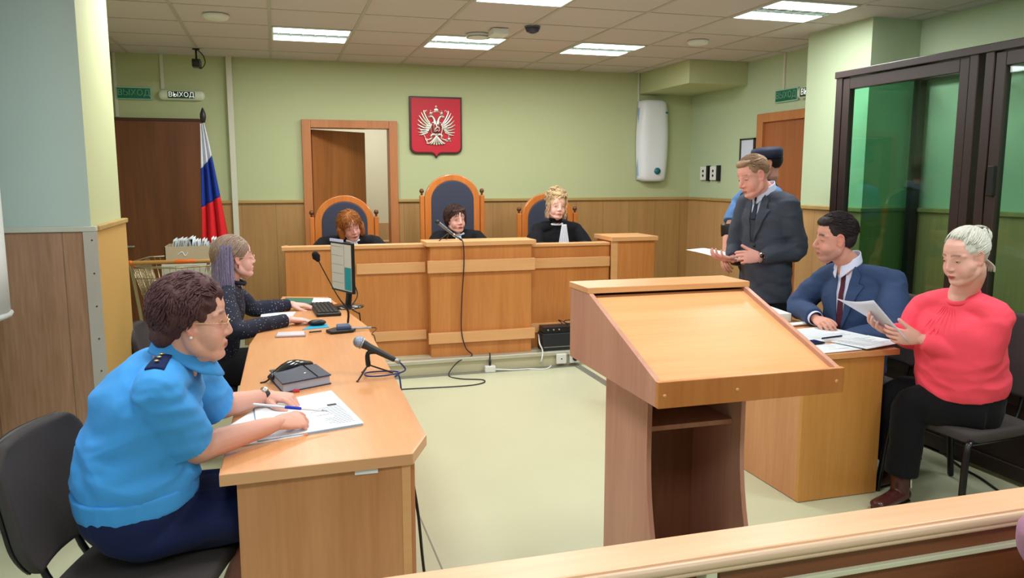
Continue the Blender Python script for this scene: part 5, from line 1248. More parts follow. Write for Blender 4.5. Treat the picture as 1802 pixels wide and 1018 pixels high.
g = strands(M, (0, -.088, .066), (.054, .046, .046), 110, lambda p, d: (math.sin(p.z*60), .3, math.cos(p.x*60)), r=.0030, seed=24, steps=6, step=.014, wave=.003, lift=.05)
for k in range(26):
    a = rnd.uniform(-1, 1); g.tube([M @ V((.045*a, -.07, -.03)), M @ V((.05*a, -.10, -.06+.01*a)), M @ V((.055*a, -.095, -.095))], [.003, .0035, .001], seg=5)
obj('bun', g, gh, hr, smooth=True)
# ------------------------------------------------------------ things on and around the desks
DZ = .75
def sheet(name, c, w, l, rot, label, z=DZ, th=.0015, group=None, m=None, cat='paper', marks=0, lift=0, seed=1):
    """paper lying flat, slightly curled"""
    Mx = Matrix.Translation(V((c[0], c[1], z+.0005))) @ Matrix.Rotation(math.radians(rot), 4, 'Z')
    g = MB().grid(lambda u, v: Mx @ V(((u-.5)*w, (v-.5)*l, lift*(max(0, abs(u-.5)-.3)*2)**2)), 8, 8, thick=(0, 0, th))
    if not marks: return T(obj(name, g, m or paper_m, smooth=False), label, cat, group)
    t = empty(name, (c[0], c[1], z), label, cat, group)
    obj('leaf', g, m or paper_m, t)
    g = MB(); rn = random.Random(seed)
    for k in range(marks):
        y = l*.40-(l*.8)*k/marks; x1 = w*rn.uniform(.1, .40)
        g.box((-w*.40, y, th+.0006), (x1, y+.0022, th+.0009), M=Mx)
    obj('print', g, paperg_m, t); return t

# chairs ------------------------------------------------------
def office_chair(loc, ang, label, seat_z=.45, b0=.09, bh=.39):
    """black steel framed fabric chair facing ang"""
    t = empty('office_chair', loc, label, 'chair', 'black framed fabric chairs', rz=math.radians(ang-90))
    L_ = Matrix.Translation(V(loc)) @ Matrix.Rotation(math.radians(ang-90), 4, 'Z')
    def W(x, y, z): return L_ @ V((x, y, z))
    seat = MB(); seat.grid(lambda u, v: W((u-.5)*.46*(1-.10*(abs(v-.5)*2)**6), (v-.5)*.43*(1-.06*(abs(u-.5)*2)**6), seat_z-.012+.012*math.cos((u-.5)*3)-.03*max(0, v-.85)*6*.3), 16, 16, thick=(0, 0, -.05))
    obj('seat', seat, grey_fab, t, smooth=True, bevel=.012)
    def bk(u, v):
        hw = (.22 if v > .3 else .22-.05*(1-v/.3)**2)-(.06*((v-.8)/.2)**2 if v > .8 else 0)
        return W((u-.5)*2*hw, -.22-.07*v-.03*math.cos((u-.5)*3), seat_z+b0+bh*v)
    obj('backrest', MB().grid(bk, 16, 20, thick=L_.to_3x3() @ V((0, -.035, 0))), grey_fab, t, smooth=True, bevel=.010)
    def bs(u, v):
        p = bk(u, v); return p+L_.to_3x3() @ V((0, -.036, 0))
    obj('back_shell', MB().grid(bs, 16, 20, thick=L_.to_3x3() @ V((0, -.010, 0))), black_p, t, smooth=True)
    for s in (-1, 1):
        g = MB().tube([W(s*.21, .20, seat_z-.055), W(s*.215, .235, seat_z-.10), W(s*.235, .27, .012)], (.011, .017)); obj('leg', g, black_s, t, smooth=True)
        g = MB().tube([W(s*.21, -.16, seat_z-.055), W(s*.215, -.195, seat_z-.10), W(s*.235, -.26, .012)], (.011, .017)); obj('leg', g, black_s, t, smooth=True)
        obj('seat_tube', MB().tube([W(s*.21, .205, seat_z-.06), W(s*.21, 0, seat_z-.062), W(s*.21, -.17, seat_z-.06)], .011), black_s, t, smooth=True)
        obj('back_tube', MB().tube([W(s*.10, .05, seat_z-.065), W(s*.10, -.18, seat_z-.07), W(s*.10, -.245, seat_z-.03), W(s*.10, -.285, seat_z+.08), W(s*.10, -.325, seat_z+.26)], .011), black_s, t, smooth=True)
    obj('cross_tube', MB().tube([W(-.21, .12, seat_z-.062), W(.21, .12, seat_z-.062)], .010), black_s, t, smooth=True)
    obj('cross_tube', MB().tube([W(-.21, -.12, seat_z-.062), W(.21, -.12, seat_z-.062)], .010), black_s, t, smooth=True)
    return t
office_chair((-.40, 2.46, 0), -15, 'black framed grey fabric chair the officer in blue sits on', .475, .03, .37)
office_chair((-.47, 4.83, 0), 0, 'black framed fabric chair under the clerk in the dotted blouse', .42, .05, .30)
office_chair((3.20, 2.99, 0), 186, 'black framed fabric chair under the woman in coral', .445)
office_chair((3.20, 3.73, 0), 180, 'black framed fabric chair under the man in the blue suit', .44)
office_chair((3.27, 4.22, 0), 176, 'black framed fabric chair between the standing man and the dock', .44)

# left desk: officer side -------------------------------------
t = empty('document_folder', (.05, 2.75, DZ), 'open stack of documents with coloured tabs under the hands of the officer', 'documents')
def quad(mb, pts, z, th): 
    return mb.prism([(p.x, p.y) for p in pts], z, z+th)
A = [at(455, 775, z=.76), at(640, 744, z=.76), at(583, 687, z=.76), at(447, 714, z=.76)]
B = [at(420, 782, z=.76), at(540, 762, z=.76), at(452, 716, z=.76), at(398, 750, z=.76)]
obj('lower_leaves', quad(MB(), [p+V((-.004, -.004, 0)) for p in A], DZ, .006), mat('blue grey leaves', (150, 170, 190), .7), t)
obj('top_sheet', quad(MB(), A, DZ+.007, .002), paper_m, t)
obj('side_sheet', quad(MB(), B, DZ+.0005, .004), paper_m, t)
ax_ = (A[1]-A[0]).normalized(); ay_ = (A[2]-A[1]).normalized(); g = MB(); rn = random.Random(3)
for k in range(15):
    c0 = A[1]+ay_*(.04+.017*k)-ax_*.02
    if k > 12: continue
    ln = rn.uniform(.05, .12)
    p = [c0-ax_*ln, c0, c0+ay_*.003, c0-ax_*ln+ay_*.003]; quad(g, p, DZ+.0092, .0004)
obj('print', g, mat('dark print', (96, 108, 124), .7), t)
g = MB(); c0 = at(577, 715, z=.76); quad(g, [c0, c0+ax_*.035, c0+ax_*.035+ay_*.022, c0+ay_*.022], DZ+.0094, .0006)
obj('stamp', g, mat('dark stamp', (40, 44, 56), .6), t)
for i, (px, py, col) in enumerate(((600, 751, (255, 120, 150)), (560, 755, (60, 140, 200)), (548, 759, (60, 140, 200)), (535, 764, (255, 150, 90)))):
    p = at(px, py, z=.756); obj('tab', MB().box((p.x-.012, p.y-.006, DZ+.003), (p.x+.012, p.y+.012, DZ+.0055)), mat('tab %d' % i, col, .6), t)
pn = empty('ballpoint_pen', at(515, 722, z=.83), 'white ballpoint pen with a blue end held by the officer', 'pen')
a, b = at(447, 712, z=.848), at(577, 724, z=.800); d = (b-a)
obj('barrel', MB().tube([a, a+d*.9], .0045, sub=1), mat('pen white', (225, 225, 230), .3), pn, smooth=True)
obj('cap', MB().tube([a+d*.42, a+d*.62], .0056, sub=1), mat('pen blue', (24, 60, 190), .3), pn, smooth=True)
obj('tip', MB().tube([a+d*.9, b], [.004, .001], sub=1), metal_g, pn, smooth=True)
# notebook and glasses case
nb = empty('notebook', (.12, 3.2, DZ), 'thick dark blue notebook with grey page edges and a red ribbon tab', 'notebook')
N_ = [at(497, 685, z=.77), at(583, 668, z=.77), at(556, 645, z=.78), at(474, 656, z=.78)]
obj('cover', quad(MB(), N_, DZ, .004), mat('navy leatherette', (34, 42, 66), .45), nb, bevel=.001)
obj('cover', quad(MB(), N_, DZ+.036, .005), mat('navy leatherette'), nb, bevel=.001)
cN = sum(N_, V((0, 0, 0)))/4
obj('pages', quad(MB(), [cN+(p-cN)*.95 for p in N_], DZ+.004, .032), mat('grey page edges', (168, 172, 186), .7), nb)
obj('ribbon_tab', MB().box((N_[0].x+.04, N_[0].y+.002, DZ+.002), (N_[0].x+.065, N_[0].y+.02, DZ+.010)), mat('red ribbon', (190, 50, 60), .6), nb)
obj('elastic', MB().tube([N_[0].lerp(N_[1], .72)+V((0, 0, DZ+.042-.77)), N_[3].lerp(N_[2], .72)+V((0, 0, DZ+.042-.78))], (.004, .001)), black_p, nb)
obj('emblem', MB().sph(cN+V((.02, -.01, DZ+.042-cN.z)), (.006, .006, .001)), chrome, nb)
gc = empty('glasses_case', at(500, 648, z=.76), 'black curved glasses case lying behind the navy notebook', 'glasses case')
ca, cb2 = at(478, 664, z=.775), at(545, 641, z=.775)
obj('case', MB().tube([ca, ca.lerp(cb2, .5)+V((0, .012, .016)), cb2], [(.020, .014), (.032, .026), (.020, .014)], side=(0, 1, 0)), mat('glossy black', (24, 26, 30), .15, coat=.5), gc, smooth=True)
obj('strap', MB().tube([ca, at(468, 672, z=.755), at(459, 674, z=.753)], .0035), black_p, gc, smooth=True)
# hand microphone on mini tripod
mc = empty('microphone', at(645, 668, z=.75), 'silver headed hand microphone on a small tripod at the right edge of the left desk', 'microphone')
hd, tl_ = at(627, 594, y=3.62), at(694, 640, y=3.42)
ft = [at(629, 672, z=.752), at(638, 656, z=.752), at(690, 656, z=.752)]; hub = V((sum(p.x for p in ft)/3-.01, sum(p.y for p in ft)/3, .80))
dirm = (tl_-hd).normalized(); ln = .17; hd = hub+V((-.035, .01, .10)); tl_ = hd+V((.175, -.03, -.098))
dirm = (tl_-hd).normalized()
obj('grille', MB().sph(hd, .026, seg=20), mat('microphone grille', (150, 160, 178), .35, metal=.7, bump=(900, 1, .001)), mc, smooth=True)
obj('grille_band', MB().cyl(hd+dirm*.012, hd+dirm*.018, .0262, seg=20), metal_g, mc, smooth=True)
obj('body', MB().tube([hd+dirm*.022, hd+dirm*.06, hd+dirm*.165], [.020, .016, .0115]), mat('dark grey microphone', (40, 44, 46), .4), mc, smooth=True)
obj('plug', MB().cyl(hd+dirm*.165, hd+dirm*.195, .0095), metal_g, mc, smooth=True)
obj('clip', MB().tube([hub+V((0, 0, .0)), hub+V((0, 0, .05)), hd+dirm*.085], [.011, .010, .014]), black_p, mc, smooth=True)
for p in ft:
    o = obj('leg', MB().tube([hub, p], .0035, sub=1), black_p, mc, smooth=True); obj('foot', MB().sph(p, .0055), mat('dark red tip', (90, 30, 36), .5), o, smooth=True)
lp = [hd+dirm*.195, hd+dirm*.21+V((.008, 0, -.03)), hub+V((.07, -.05, -.04)), hub+V((-.01, -.06, -.035)), hub+V((-.005, .03, -.042)), hub+V((.09, .04, -.044)), hub+V((.135, .0, -.044)), V((.462, hub.y-.06, .755)), V((.480, hub.y-.07, .74)), V((.485, hub.y-.1, .50)), V((.45, hub.y-.15, .02))]
obj('cable', MB().tube(lp, .0035, sub=8), mat('blue cable', (44, 50, 110), .4), mc, smooth=True)
# gooseneck microphone
gn = empty('gooseneck_microphone', at(600, 580, z=.75), 'black gooseneck microphone on a blue grey desk base beside the monitor', 'microphone')
gc0 = at(600, 582, z=.757)
Mg = Matrix.Translation(gc0) @ Matrix.Rotation(math.radians(14), 4, 'Z')
obj('base', MB().prism([(-.075, -.055), (.05, -.06), (.075, -.03), (.075, .05), (-.02, .06), (-.08, .02)], -.006, .010, M=Mg), black_p, gn, bevel=.004)
obj('base_cover', MB().prism([(-.03, -.02), (.05, -.03), (.06, .045), (-.01, .05)], .008, .030, M=Mg), mat('blue grey base', (78, 96, 130), .35), gn, bevel=.006)
ball = at(556, 451, y=gc0.y-.02)
nk_ = at(612, 555, y=gc0.y)
obj('stem', MB().tube([nk_+V((0, 0, -.04)), nk_+V((0, 0, .03)), nk_.lerp(ball, .35), ball], [.006, .006, .003, .003]), black_p, gn, smooth=True)
obj('windscreen', MB().tube([ball+(nk_-ball).normalized()*.022, ball+(nk_-ball).normalized()*.005, ball+(ball-nk_).normalized()*.008], [.013, .022, .019], seg=16), mat('black foam', (16, 17, 20), .95, bump=(700, .6, .001)), gn, smooth=True)
pl = at(652, 577, z=.765); obj('plug', MB().tube([gc0+V((.06, 0, .008)), pl], .007), metal_g, gn, smooth=True)
obj('cable', MB().tube([pl, pl+V((.03, -.03, 0)), V((.474, pl.y-.14, .757)), V((.484, pl.y-.18, .74)), V((.486, pl.y-.2, .60)), V((.45, pl.y-.25, .05))], .003, sub=6), mat('red black cable', (60, 22, 24), .4), gn, smooth=True)
# monitor
mn = empty('monitor', at(606, 530, z=.75), 'black computer monitor with a lit page on its screen, seen from the side', 'monitor')
mb_ = at(607, 541, z=.75); my = mb_.y
A0, A1 = at(581, 425, y=my+.16), at(619, 433, y=my-.12)
ux = (V((A1.x, A1.y, 0))-V((A0.x, A0.y, 0))).normalized(); nrm_ = V((ux.y, -ux.x, 0)).normalized()
if nrm_.x > 0: nrm_ = -nrm_
zt, zb_ = A0.z+.005, at(578, 510, y=my+.16).z
W_ = (V((A1.x, A1.y, 0))-V((A0.x, A0.y, 0))).length; cM = (A0+A1)/2; Mm = frame((cM.x, cM.y, (zt+zb_)/2), ux, (0, 0, 1), -nrm_ if ux.cross(V((0, 0, 1))).dot(-nrm_) > 0 else nrm_)
hh = (zt-zb_)/2; sg = 1 if (Mm.to_3x3() @ V((0, 0, 1))).dot(nrm_) > 0 else -1
def mz(a, b): return (min(a*sg, b*sg), max(a*sg, b*sg))
z0, z1 = mz(-.02, .0); obj('bezel', MB().box((-W_/2, -hh, z0), (W_/2, hh, z1), M=Mm), black_p, mn, bevel=.004)
def bkf(u, v):
    e = math.sin(pi*min(1, max(0, u)))**.6*math.sin(pi*v)**.6; return Mm @ V(((u-.5)*W_*.94, (v-.5)*2*hh*.92, -sg*(.02+.035*e)))
obj('back_cover', MB().grid(bkf, 14, 14), mat('dark plastic', (24, 25, 28), .5), mn, smooth=True)
z0, z1 = mz(.0005, .002)
scr = obj('screen', MB().box((-W_/2+.012, -hh+.014, z0), (W_/2-.012, hh-.014, z1), M=Mm), mat('screen page', (168, 164, 154), .3, emit=(168, 164, 154), es=.35), mn)
z0, z1 = mz(.0022, .0026); L0 = -1 if True else 1
obj('window_panel', MB().box((W_*.16, -hh+.02, z0), (W_/2-.014, -hh+hh*1.02, z1), M=Mm), mat('teal window', (10, 120, 128), .3, emit=(10, 120, 128), es=.35), scr)
g = MB()
for k in range(5): g.box((-W_/2+.02, -hh+.06+k*hh*.36, z0), (W_*.08, -hh+.062+k*hh*.36, z1), M=Mm)
g.box((W_*.14, -hh+.02, z0), (W_*.15, hh-.02, z1), M=Mm)
obj('text_lines', g, mat('screen grey line', (100, 100, 100), .4), scr)
z0, z1 = mz(-.004, .004); obj('sticky_label', MB().box((-W_/2, hh-.002, z0), (W_*.10, hh+.016, z1), M=Mm), mat('lilac label', (196, 200, 240), .6), mn)
obj('stand', MB().tube([V((mb_.x+.02, mb_.y, .76)), V((mb_.x+.03, mb_.y, .86)), V((mb_.x+.02, mb_.y, zb_+.10))], (.035, .014), side=ux), black_p, mn, smooth=True)
obj('foot', MB().lathe([(.115, 0), (.115, .008), (.09, .015), (.03, .02)], (mb_.x+.01, mb_.y, .75), 30), mat('glossy black', (24, 26, 30), .15, coat=.5), mn, smooth=True)
g = MB().tube([V((mb_.x+.04, my, .95)), V((mb_.x+.08, my-.05, .84)), V((.44, my-.15, .77)), V((.468, my-.3, .757)), V((.476, my-.32, .74)), V((.482, my-.34, .5)), V((.44, my-.4, .02))], .004, sub=6)
obj('cable', g, black_p, mn, smooth=True)
# keyboard, mouse, phone, blue pen, folder, papers
kb = empty('keyboard', at(550, 547, z=.75), 'black computer keyboard under the far hand of the clerk', 'keyboard')
K_ = [at(519, 546, z=.75), at(562, 565, z=.75), at(598, 552, z=.75), at(560, 528, z=.75)]
K_ = [at(515, 549, z=.75), at(556, 566, z=.75), at(597, 551, z=.75), at(553, 531, z=.75)]
kc = sum(K_, V((0, 0, 0)))/4
kM = frame((.275, kc.y, .753), (.06, -1, 0), (1, .06, 0), (0, 0, 1))
obj('tray', MB().box((-.22, -.075, -.002), (.22, .075, .018), M=kM), black_p, kb, bevel=.006)
kk = mat('key caps', (30, 31, 34), .5)
for r in range(5):
    g = MB()
    for c in range(18):
        if r == 0 and 4 <= c < 9: continue
        g.box((-.208+.0232*c, -.062+.0245*r, .018), (-.188+.0232*c, -.042+.0245*r, .026), M=kM)
    if r == 0: g.box((-.115, -.062, .018), (-.005, -.042, .026), M=kM)
    T(obj('key_row', g, kk, kb), kind=None)
ms = at(558, 572, z=.755); mo = empty('mouse', ms, 'small black mouse under the near hand of the clerk', 'mouse')
obj('shell', MB().sph(V((ms.x, ms.y, .768)), (.052, .030, .018)), black_p, mo, smooth=True)
obj('wheel', MB().cyl(V((ms.x+.025, ms.y-.004, .783)), V((ms.x+.025, ms.y+.004, .783)), .006), metal_g, mo, smooth=True)
pc = at(512, 589, z=.755); ph = empty('smartphone', pc, 'white cased phone lying face down on the left desk before the clerk', 'phone')
q = [at(484, 592, z=.76), at(538, 590, z=.76), at(537, 583, z=.76), at(488, 585, z=.76)]
obj('case', quad(MB(), q, DZ, .010), mat('phone case', (176, 150, 156), .35), ph, bevel=.003)
obj('back', quad(MB(), [pc+(p-pc)*.92 for p in q], DZ+.0102, .001), mat('phone back', (214, 206, 214), .3), ph)
q = [at(532, 578, z=.76), at(579, 574, z=.76), at(577, 571, z=.76), at(530, 575, z=.76)]
T(obj('plastic_folder', quad(MB(), [q[0], q[1], at(575, 568, z=.76), at(545, 571, z=.76)], DZ, .003), mat('cyan plastic', (40, 160, 200), .4)), 'thin cyan folder beside the mouse', 'folder')
pa, pb = at(545, 585, z=.757), at(565, 583, z=.757)
T(obj('pen', MB().tube([pa, pb], .004), black_p, smooth=True), 'black pen between the phone and the microphone base', 'pen')
q = [at(458, 560, z=.755), at(515, 556, z=.755), at(520, 549, z=.755), at(460, 551, z=.755)]
T(obj('sheet', quad(MB(), q, DZ, .004), paper_m), 'white sheets between the forearms of the clerk', 'paper')
fo = empty('folder', at(540, 526, z=.755), 'dark green folder with white sheets at the far end of the left desk', 'folder')
q = [at(500, 529, z=.755), at(578, 536, z=.755), at(568, 522, z=.755), at(500, 523, z=.755)]
q = [V((.03, 5.45, 0)), V((.30, 5.35, 0)), V((.32, 5.66, 0)), V((.04, 5.76, 0))]
obj('cover', quad(MB(), q, DZ, .006), mat('dark green card', (30, 104, 84), .5), fo)
obj('sheets', quad(MB(), [V((.20, 5.38, 0)), V((.33, 5.34, 0)), V((.345, 5.60, 0)), V((.23, 5.66, 0))], DZ+.006, .005), paper_m, fo)
T(obj('red_booklet', quad(MB(), [V((.33, 5.22, 0)), V((.40, 5.21, 0)), V((.40, 5.32, 0)), V((.33, 5.33, 0))], DZ, .010), mat('red card', (180, 40, 56), .5)), 'small red booklet behind the monitor foot', 'booklet')

# microphone of the middle judge -----------------------------
jm = empty('microphone', at(805, 424, y=6.42), 'hand microphone on a black tripod before the middle judge', 'microphone')
h0, h1 = at(770, 391, y=6.42), at(800, 415, y=6.42); d = (h1-h0).normalized()
obj('grille', MB().sph(h0, .020), mat('dark grille', (44, 46, 52), .4, metal=.4), jm, smooth=True)
obj('body', MB().tube([h0+d*.01, h1-d*.02], [.015, .012]), mat('grey microphone', (110, 114, 124), .35, metal=.5), jm, smooth=True)
obj('plug', MB().cyl(h1-d*.02, h1+d*.01, .011), chrome, jm, smooth=True)
hb_ = V((h0.x+.10, 6.42, 1.15))
for p in (V((h0.x, 6.36, 1.086)), V((h0.x+.18, 6.34, 1.086)), V((h0.x+.09, 6.50, 1.086))): obj('leg', MB().tube([hb_, p], .004, sub=1), black_p, jm, smooth=True)
obj('clip', MB().tube([hb_, hb_+V((-.02, 0, .035))], .009), black_p, jm, smooth=True)
def cable(name, pts, r, m, label, parent=None):
    o = obj(name, MB().tube(pts, r, sub=8, seg=8), m, parent, smooth=True)
    return o if parent else T(o, label, 'cable')
cpts = [h1+d*.01, V((h1.x+.03, 6.35, 1.10)), V((h1.x+.035, 6.262, 1.07)), V((h1.x+.04, 6.258, .9)), V((h1.x+.02, 6.262, .6)), V((h1.x+.015, 6.262, .35)), V((h1.x+.05, 6.26, .2)), V((h1.x+.10, 6.25, .136)), V((h1.x-.03, 6.205, .10)), V((h1.x-.12, 6.15, .01)), V((h1.x-.05, 6.02, .006)), V((h1.x+.11, 5.94, .006)), V((h1.x+.08, 5.84, .006)), V((h1.x-.1, 5.80, .006)), V((.8, 5.84, .006)), V((.47, 5.80, .006))]
cable('cable', cpts, .0045, mat('navy black cable', (26, 24, 44), .45), '', jm)
T(obj('pen', MB().tube([V((2.15, 6.6, 1.0)), V((2.15, 6.56, 1.075))], .005), mat('white pen', (220, 210, 215), .4), smooth=True), 'thin pen standing on the bench left of the blonde judge', 'pen') if False else None

# amplifier boxes, sockets, adapter ---------------------------
ab = empty('equipment_box', (2.30, 6.36, PZ), 'larger black equipment box on the podium before the right part of the bench', 'equipment box')
obj('case', MB().box((2.13, 6.255, PZ), (2.62, 6.395, PZ+.15)), mat('charcoal box', (32, 38, 44), .5), ab, bevel=.006)
obj('front_line', MB().box((2.14, 6.252, PZ+.03), (2.60, 6.256, PZ+.036)), metal_g, ab)
ab = empty('equipment_box', (2.3, 6.36, PZ+.15), 'flat black equipment box with cables lying on top of the larger one', 'equipment box')
obj('case', MB().box((2.14, 6.265, PZ+.151), (2.48, 6.39, PZ+.205)), mat('black box', (24, 24, 28), .4), ab, bevel=.004)
for k in range(3): obj('button', MB().cyl((2.18+.05*k, 6.265, PZ+.18), (2.18+.05*k, 6.258, PZ+.18), .007), metal_g, ab, smooth=True)
obj('cable', MB().tube([(2.35, 6.38, .34), (2.30, 6.33, .38), (2.38, 6.30, .35), (2.44, 6.34, .37), (2.36, 6.36, .36), (2.42, 6.26, .30), (2.52, 6.25, .20), (2.60, 6.25, .17)], .004, sub=6), black_p, ab, smooth=True)
for x, lb, dark in ((2.28, 'white socket on the podium edge, the left one with a blank face', False), (2.40, 'white socket on the podium edge with a black plug', True)):
    t = empty('floor_socket', (x, 6.21, .03), lb, 'wall socket', 'sockets on the podium edge')
    obj('plate', MB().box((x-.045, 6.195, .025), (x+.045, 6.215, .11)), white_m, t, bevel=.005)
    obj('insert', MB().cyl((x, 6.196, .068), (x, 6.180 if dark else 6.193, .068), .022 if dark else .006), black_p, t, smooth=True)
t = empty('power_adapter', at(862, 652, z=.02), 'small white adapter with a black plug lying at the foot of the podium', 'adapter')
p = at(862, 655, z=0)
obj('case', MB().box((p.x-.045, p.y-.03, .0), (p.x+.045, p.y+.02, .055)), white_m, t, bevel=.008)
obj('plug', MB().cyl((p.x, p.y+.0, .05), (p.x+.005, p.y+.01, .10), .010), black_p, t, smooth=True)
obj('cord', MB().tube([(p.x+.005, p.y+.01, .10), (p.x+.01, p.y+.03, .145), (p.x+.02, p.y+.08, .14)], .005), black_p, t, smooth=True)
wp_ = [V((p.x+.045, p.y-.01, .02)), V((p.x+.2, p.y-.02, .008)), at(930, 650, z=.006), at(960, 650, z=.006), at(969, 643, z=.006), at(950, 640, z=.008), V((2.10, 6.20, .06)), V((2.12, 6.23, .14)), V((2.10, 6.25, .20)), V((2.12, 6.33, .24)), V((2.14, 6.40, .26))]
cable('white_cable', wp_, .0065, white_m, 'white cable looping from the adapter up to the black equipment boxes')
# desk cables at the near corner of the left desk
cp_ = [V((.385, 2.45, .66)), V((.41, 2.47, .5)), V((.43, 2.50, .3)), V((.46, 2.55, .10)), V((.50, 2.62, .02)), V((.52, 2.75, .008)), V((.49, 2.86, .008)), V((.43, 2.80, .03)), V((.41, 2.65, .12))]
cable('black_cable', cp_, .005, black_p, 'black cable hanging in a loop beside the near end of the left desk')
cable('blue_cable', [V((.40, 2.60, .25)), V((.43, 2.66, .10)), V((.48, 2.72, .012)), V((.52, 2.70, .012))], .004, mat('blue cable', (44, 50, 110), .4), 'short dark blue cable beside the near end of the left desk')
t = empty('wall_socket', (.40, 2.62, .05), 'white socket box low on the side of the left desk', 'wall socket')
obj('case', MB().box((.391, 2.56, .05), (.425, 2.66, .13)), white_m, t, bevel=.006)
obj('insert', MB().cyl((.425, 2.61, .09), (.428, 2.61, .09), .02), mat('socket insert', (190, 190, 180), .5), t, smooth=True)
t = empty('wall_socket', at(2, 800, y=3.93), 'white socket at the far left edge, low on the brown panelling', 'wall socket')
p = at(-4, 805, y=3.93); obj('plate', MB().box((p.x-.06, 3.905, p.z-.05), (p.x+.04, 3.9395, p.z+.05)), white_m, t, bevel=.006)
obj('insert', MB().cyl((p.x, 3.904, p.z), (p.x, 3.902, p.z), .02), mat('socket insert', (190, 190, 180), .5), t, smooth=True)
cable('black_cable', [at(1610, 778, z=.006), at(1650, 792, z=.006), at(1690, 822, z=.006), at(1725, 842, z=.006), at(1760, 866, z=.006), at(1800, 885, z=.006)], .0065, black_p, 'thin black cable on the floor along the foot of the dock')

# right desk papers ------------------------------------------
bk_ = empty('case_file', (3.0, 4.2, DZ), 'thick white bound file at the far end of the right desk papers', 'file')
q = [at(1372, 562, z=.75), at(1421, 557, z=.75), at(1402, 540, z=.75), at(1345, 540, z=.75)]
q = [V((2.66, 4.0, 0)), V((2.90, 3.96, 0)), V((2.95, 4.28, 0)), V((2.70, 4.33, 0))]
obj('pages', quad(MB(), q, DZ+.002, .045), mat('cream pages', (222, 226, 220), .7), bk_)
obj('cover', quad(MB(), q, DZ+.047, .003), paper_m, bk_)
obj('base_cover', quad(MB(), q, DZ, .003), mat('pinkish card', (220, 170, 160), .6), bk_)
T(obj('stack_sheet', quad(MB(), [V((2.64, 4.06, 0)), V((2.84, 4.02, 0)), V((2.88, 4.33, 0)), V((2.68, 4.36, 0))], DZ+.0505, .006), mat('blue white paper', (206, 226, 240), .7)), 'pale sheets lying on top of the thick white file', 'paper')
T(obj('rolled_sheet', MB().tube([V((2.62, 3.80, .762)), V((2.90, 3.84, .764))], (.024, .008), side=(0, 1, 0)), paper_m, smooth=True), 'narrow rolled white sheet between the thick file and the papers', 'paper')
sheet('case_papers', (2.78, 3.56), .42, .30, 8, 'large white documents in the middle of the right desk, before the man in blue', th=.010, marks=12, seed=5)
sheet('case_papers', (2.55, 3.42), .21, .30, 20, 'white sheet half under the phone at the lectern side of the right desk', th=.002, marks=9, seed=6)
sheet('case_papers', (2.88, 3.30), .30, .21, 14, 'white sheets overhanging the near corner of the right desk beside the woman', th=.003, z=DZ+.011, marks=8, seed=8)
sheet('case_papers', (2.62, 3.26), .26, .16, 4, 'white sheet at the near edge of the right desk under the phone', th=.002, z=DZ+.003, marks=4, seed=9)
t = empty('smartphone', (2.56, 3.38, DZ+.006), 'dark blue phone lying on the papers of the right desk', 'phone')
Mp = Matrix.Translation(V((2.585, 3.375, DZ+.0065))) @ Matrix.Rotation(math.radians(8), 4, 'Z')
obj('body', MB().box((-.075, -.038, 0), (.075, .038, .008), M=Mp), black_p, t, bevel=.004)
obj('screen', MB().box((-.071, -.034, .0082), (.071, .034, .009), M=Mp), mat('dark blue screen', (22, 42, 86), .1), t)
T(obj('pen', MB().tube([V((2.70, 3.42, .768)), V((2.84, 3.445, .768))], .0045), mat('navy pen', (20, 26, 60), .35), smooth=True), 'dark blue pen on the papers of the right desk', 'pen')
# sheets held in the hands
g = MB(); Q = [V((2.76, 3.34, .985)), V((2.69, 3.07, .995)), V((2.83, 2.965, .842)), V((2.875, 3.19, .855))]
Q = [at(1472, 526, x=2.76), at(1537, 529, x=2.70), at(1600, 603, x=2.84), at(1556, 576, x=2.875)]
g.grid(lambda u, v: (Q[0]*(1-u)+Q[1]*u)*(1-v)+(Q[3]*(1-u)+Q[2]*u)*v+V((0, 0, -.012*math.sin(pi*u))), 10, 10, thick=(.0008, 0, .0008))
T(obj('held_sheet', g, mat('lilac white paper', (216, 220, 240), .7), smooth=True), 'white sheet held by the woman in coral', 'paper')
g = MB(); Q = [at(1207, 440, x=2.80), at(1238, 437, x=2.92), at(1308, 452, x=2.98), at(1283, 460, x=2.88)]
g.grid(lambda u, v: (Q[0]*(1-u)+Q[1]*u)*(1-v)+(Q[3]*(1-u)+Q[2]*u)*v+V((0, 0, .006*math.sin(pi*v))), 10, 10, thick=(0, 0, .001))
T(obj('held_sheet', g, paper_m, smooth=True), 'white sheets held by the standing man', 'paper')

# flag --------------------------------------------------------
fl = empty('flag', (-.60, 7.5, 0), 'white, blue and red flag furled on a pole in front of the brown door', 'flag')
obj('pole', MB().tube([(-.575, 7.5, 0), (-.575, 7.5, 2.08)], .012, sub=1), mat('flag pole', (176, 160, 130), .4), fl, smooth=True)
obj('finial', MB().lathe([(.008, 0), (.018, .02), (.026, .055), (.024, .085), (.010, .125), (.001, .14)], (-.575, 7.5, 2.06), 16), mat('dark finial', (40, 34, 40), .4), fl, smooth=True)
obj('base', MB().lathe([(.16, 0), (.16, .02), (.05, .05), (.02, .09)], (-.575, 7.5, 0), 28), black_p, fl, smooth=True)
fm = bpy.data.materials.new('tricolour cloth'); fm.use_nodes = True
def flagf(u, v):      # v 0 top .. 1 bottom, u across the folds
    wd = .035+.20*v**.9; z = 2.06-1.03*v-.06*u*v; a = u*2*pi*2.6
    return (-.60-.03*v+(u*1.0)*wd+.012*math.sin(a*1.0)*v, 7.47-.030*math.sin(a+2*v)*(.3+v)-.01, z)
bands = []
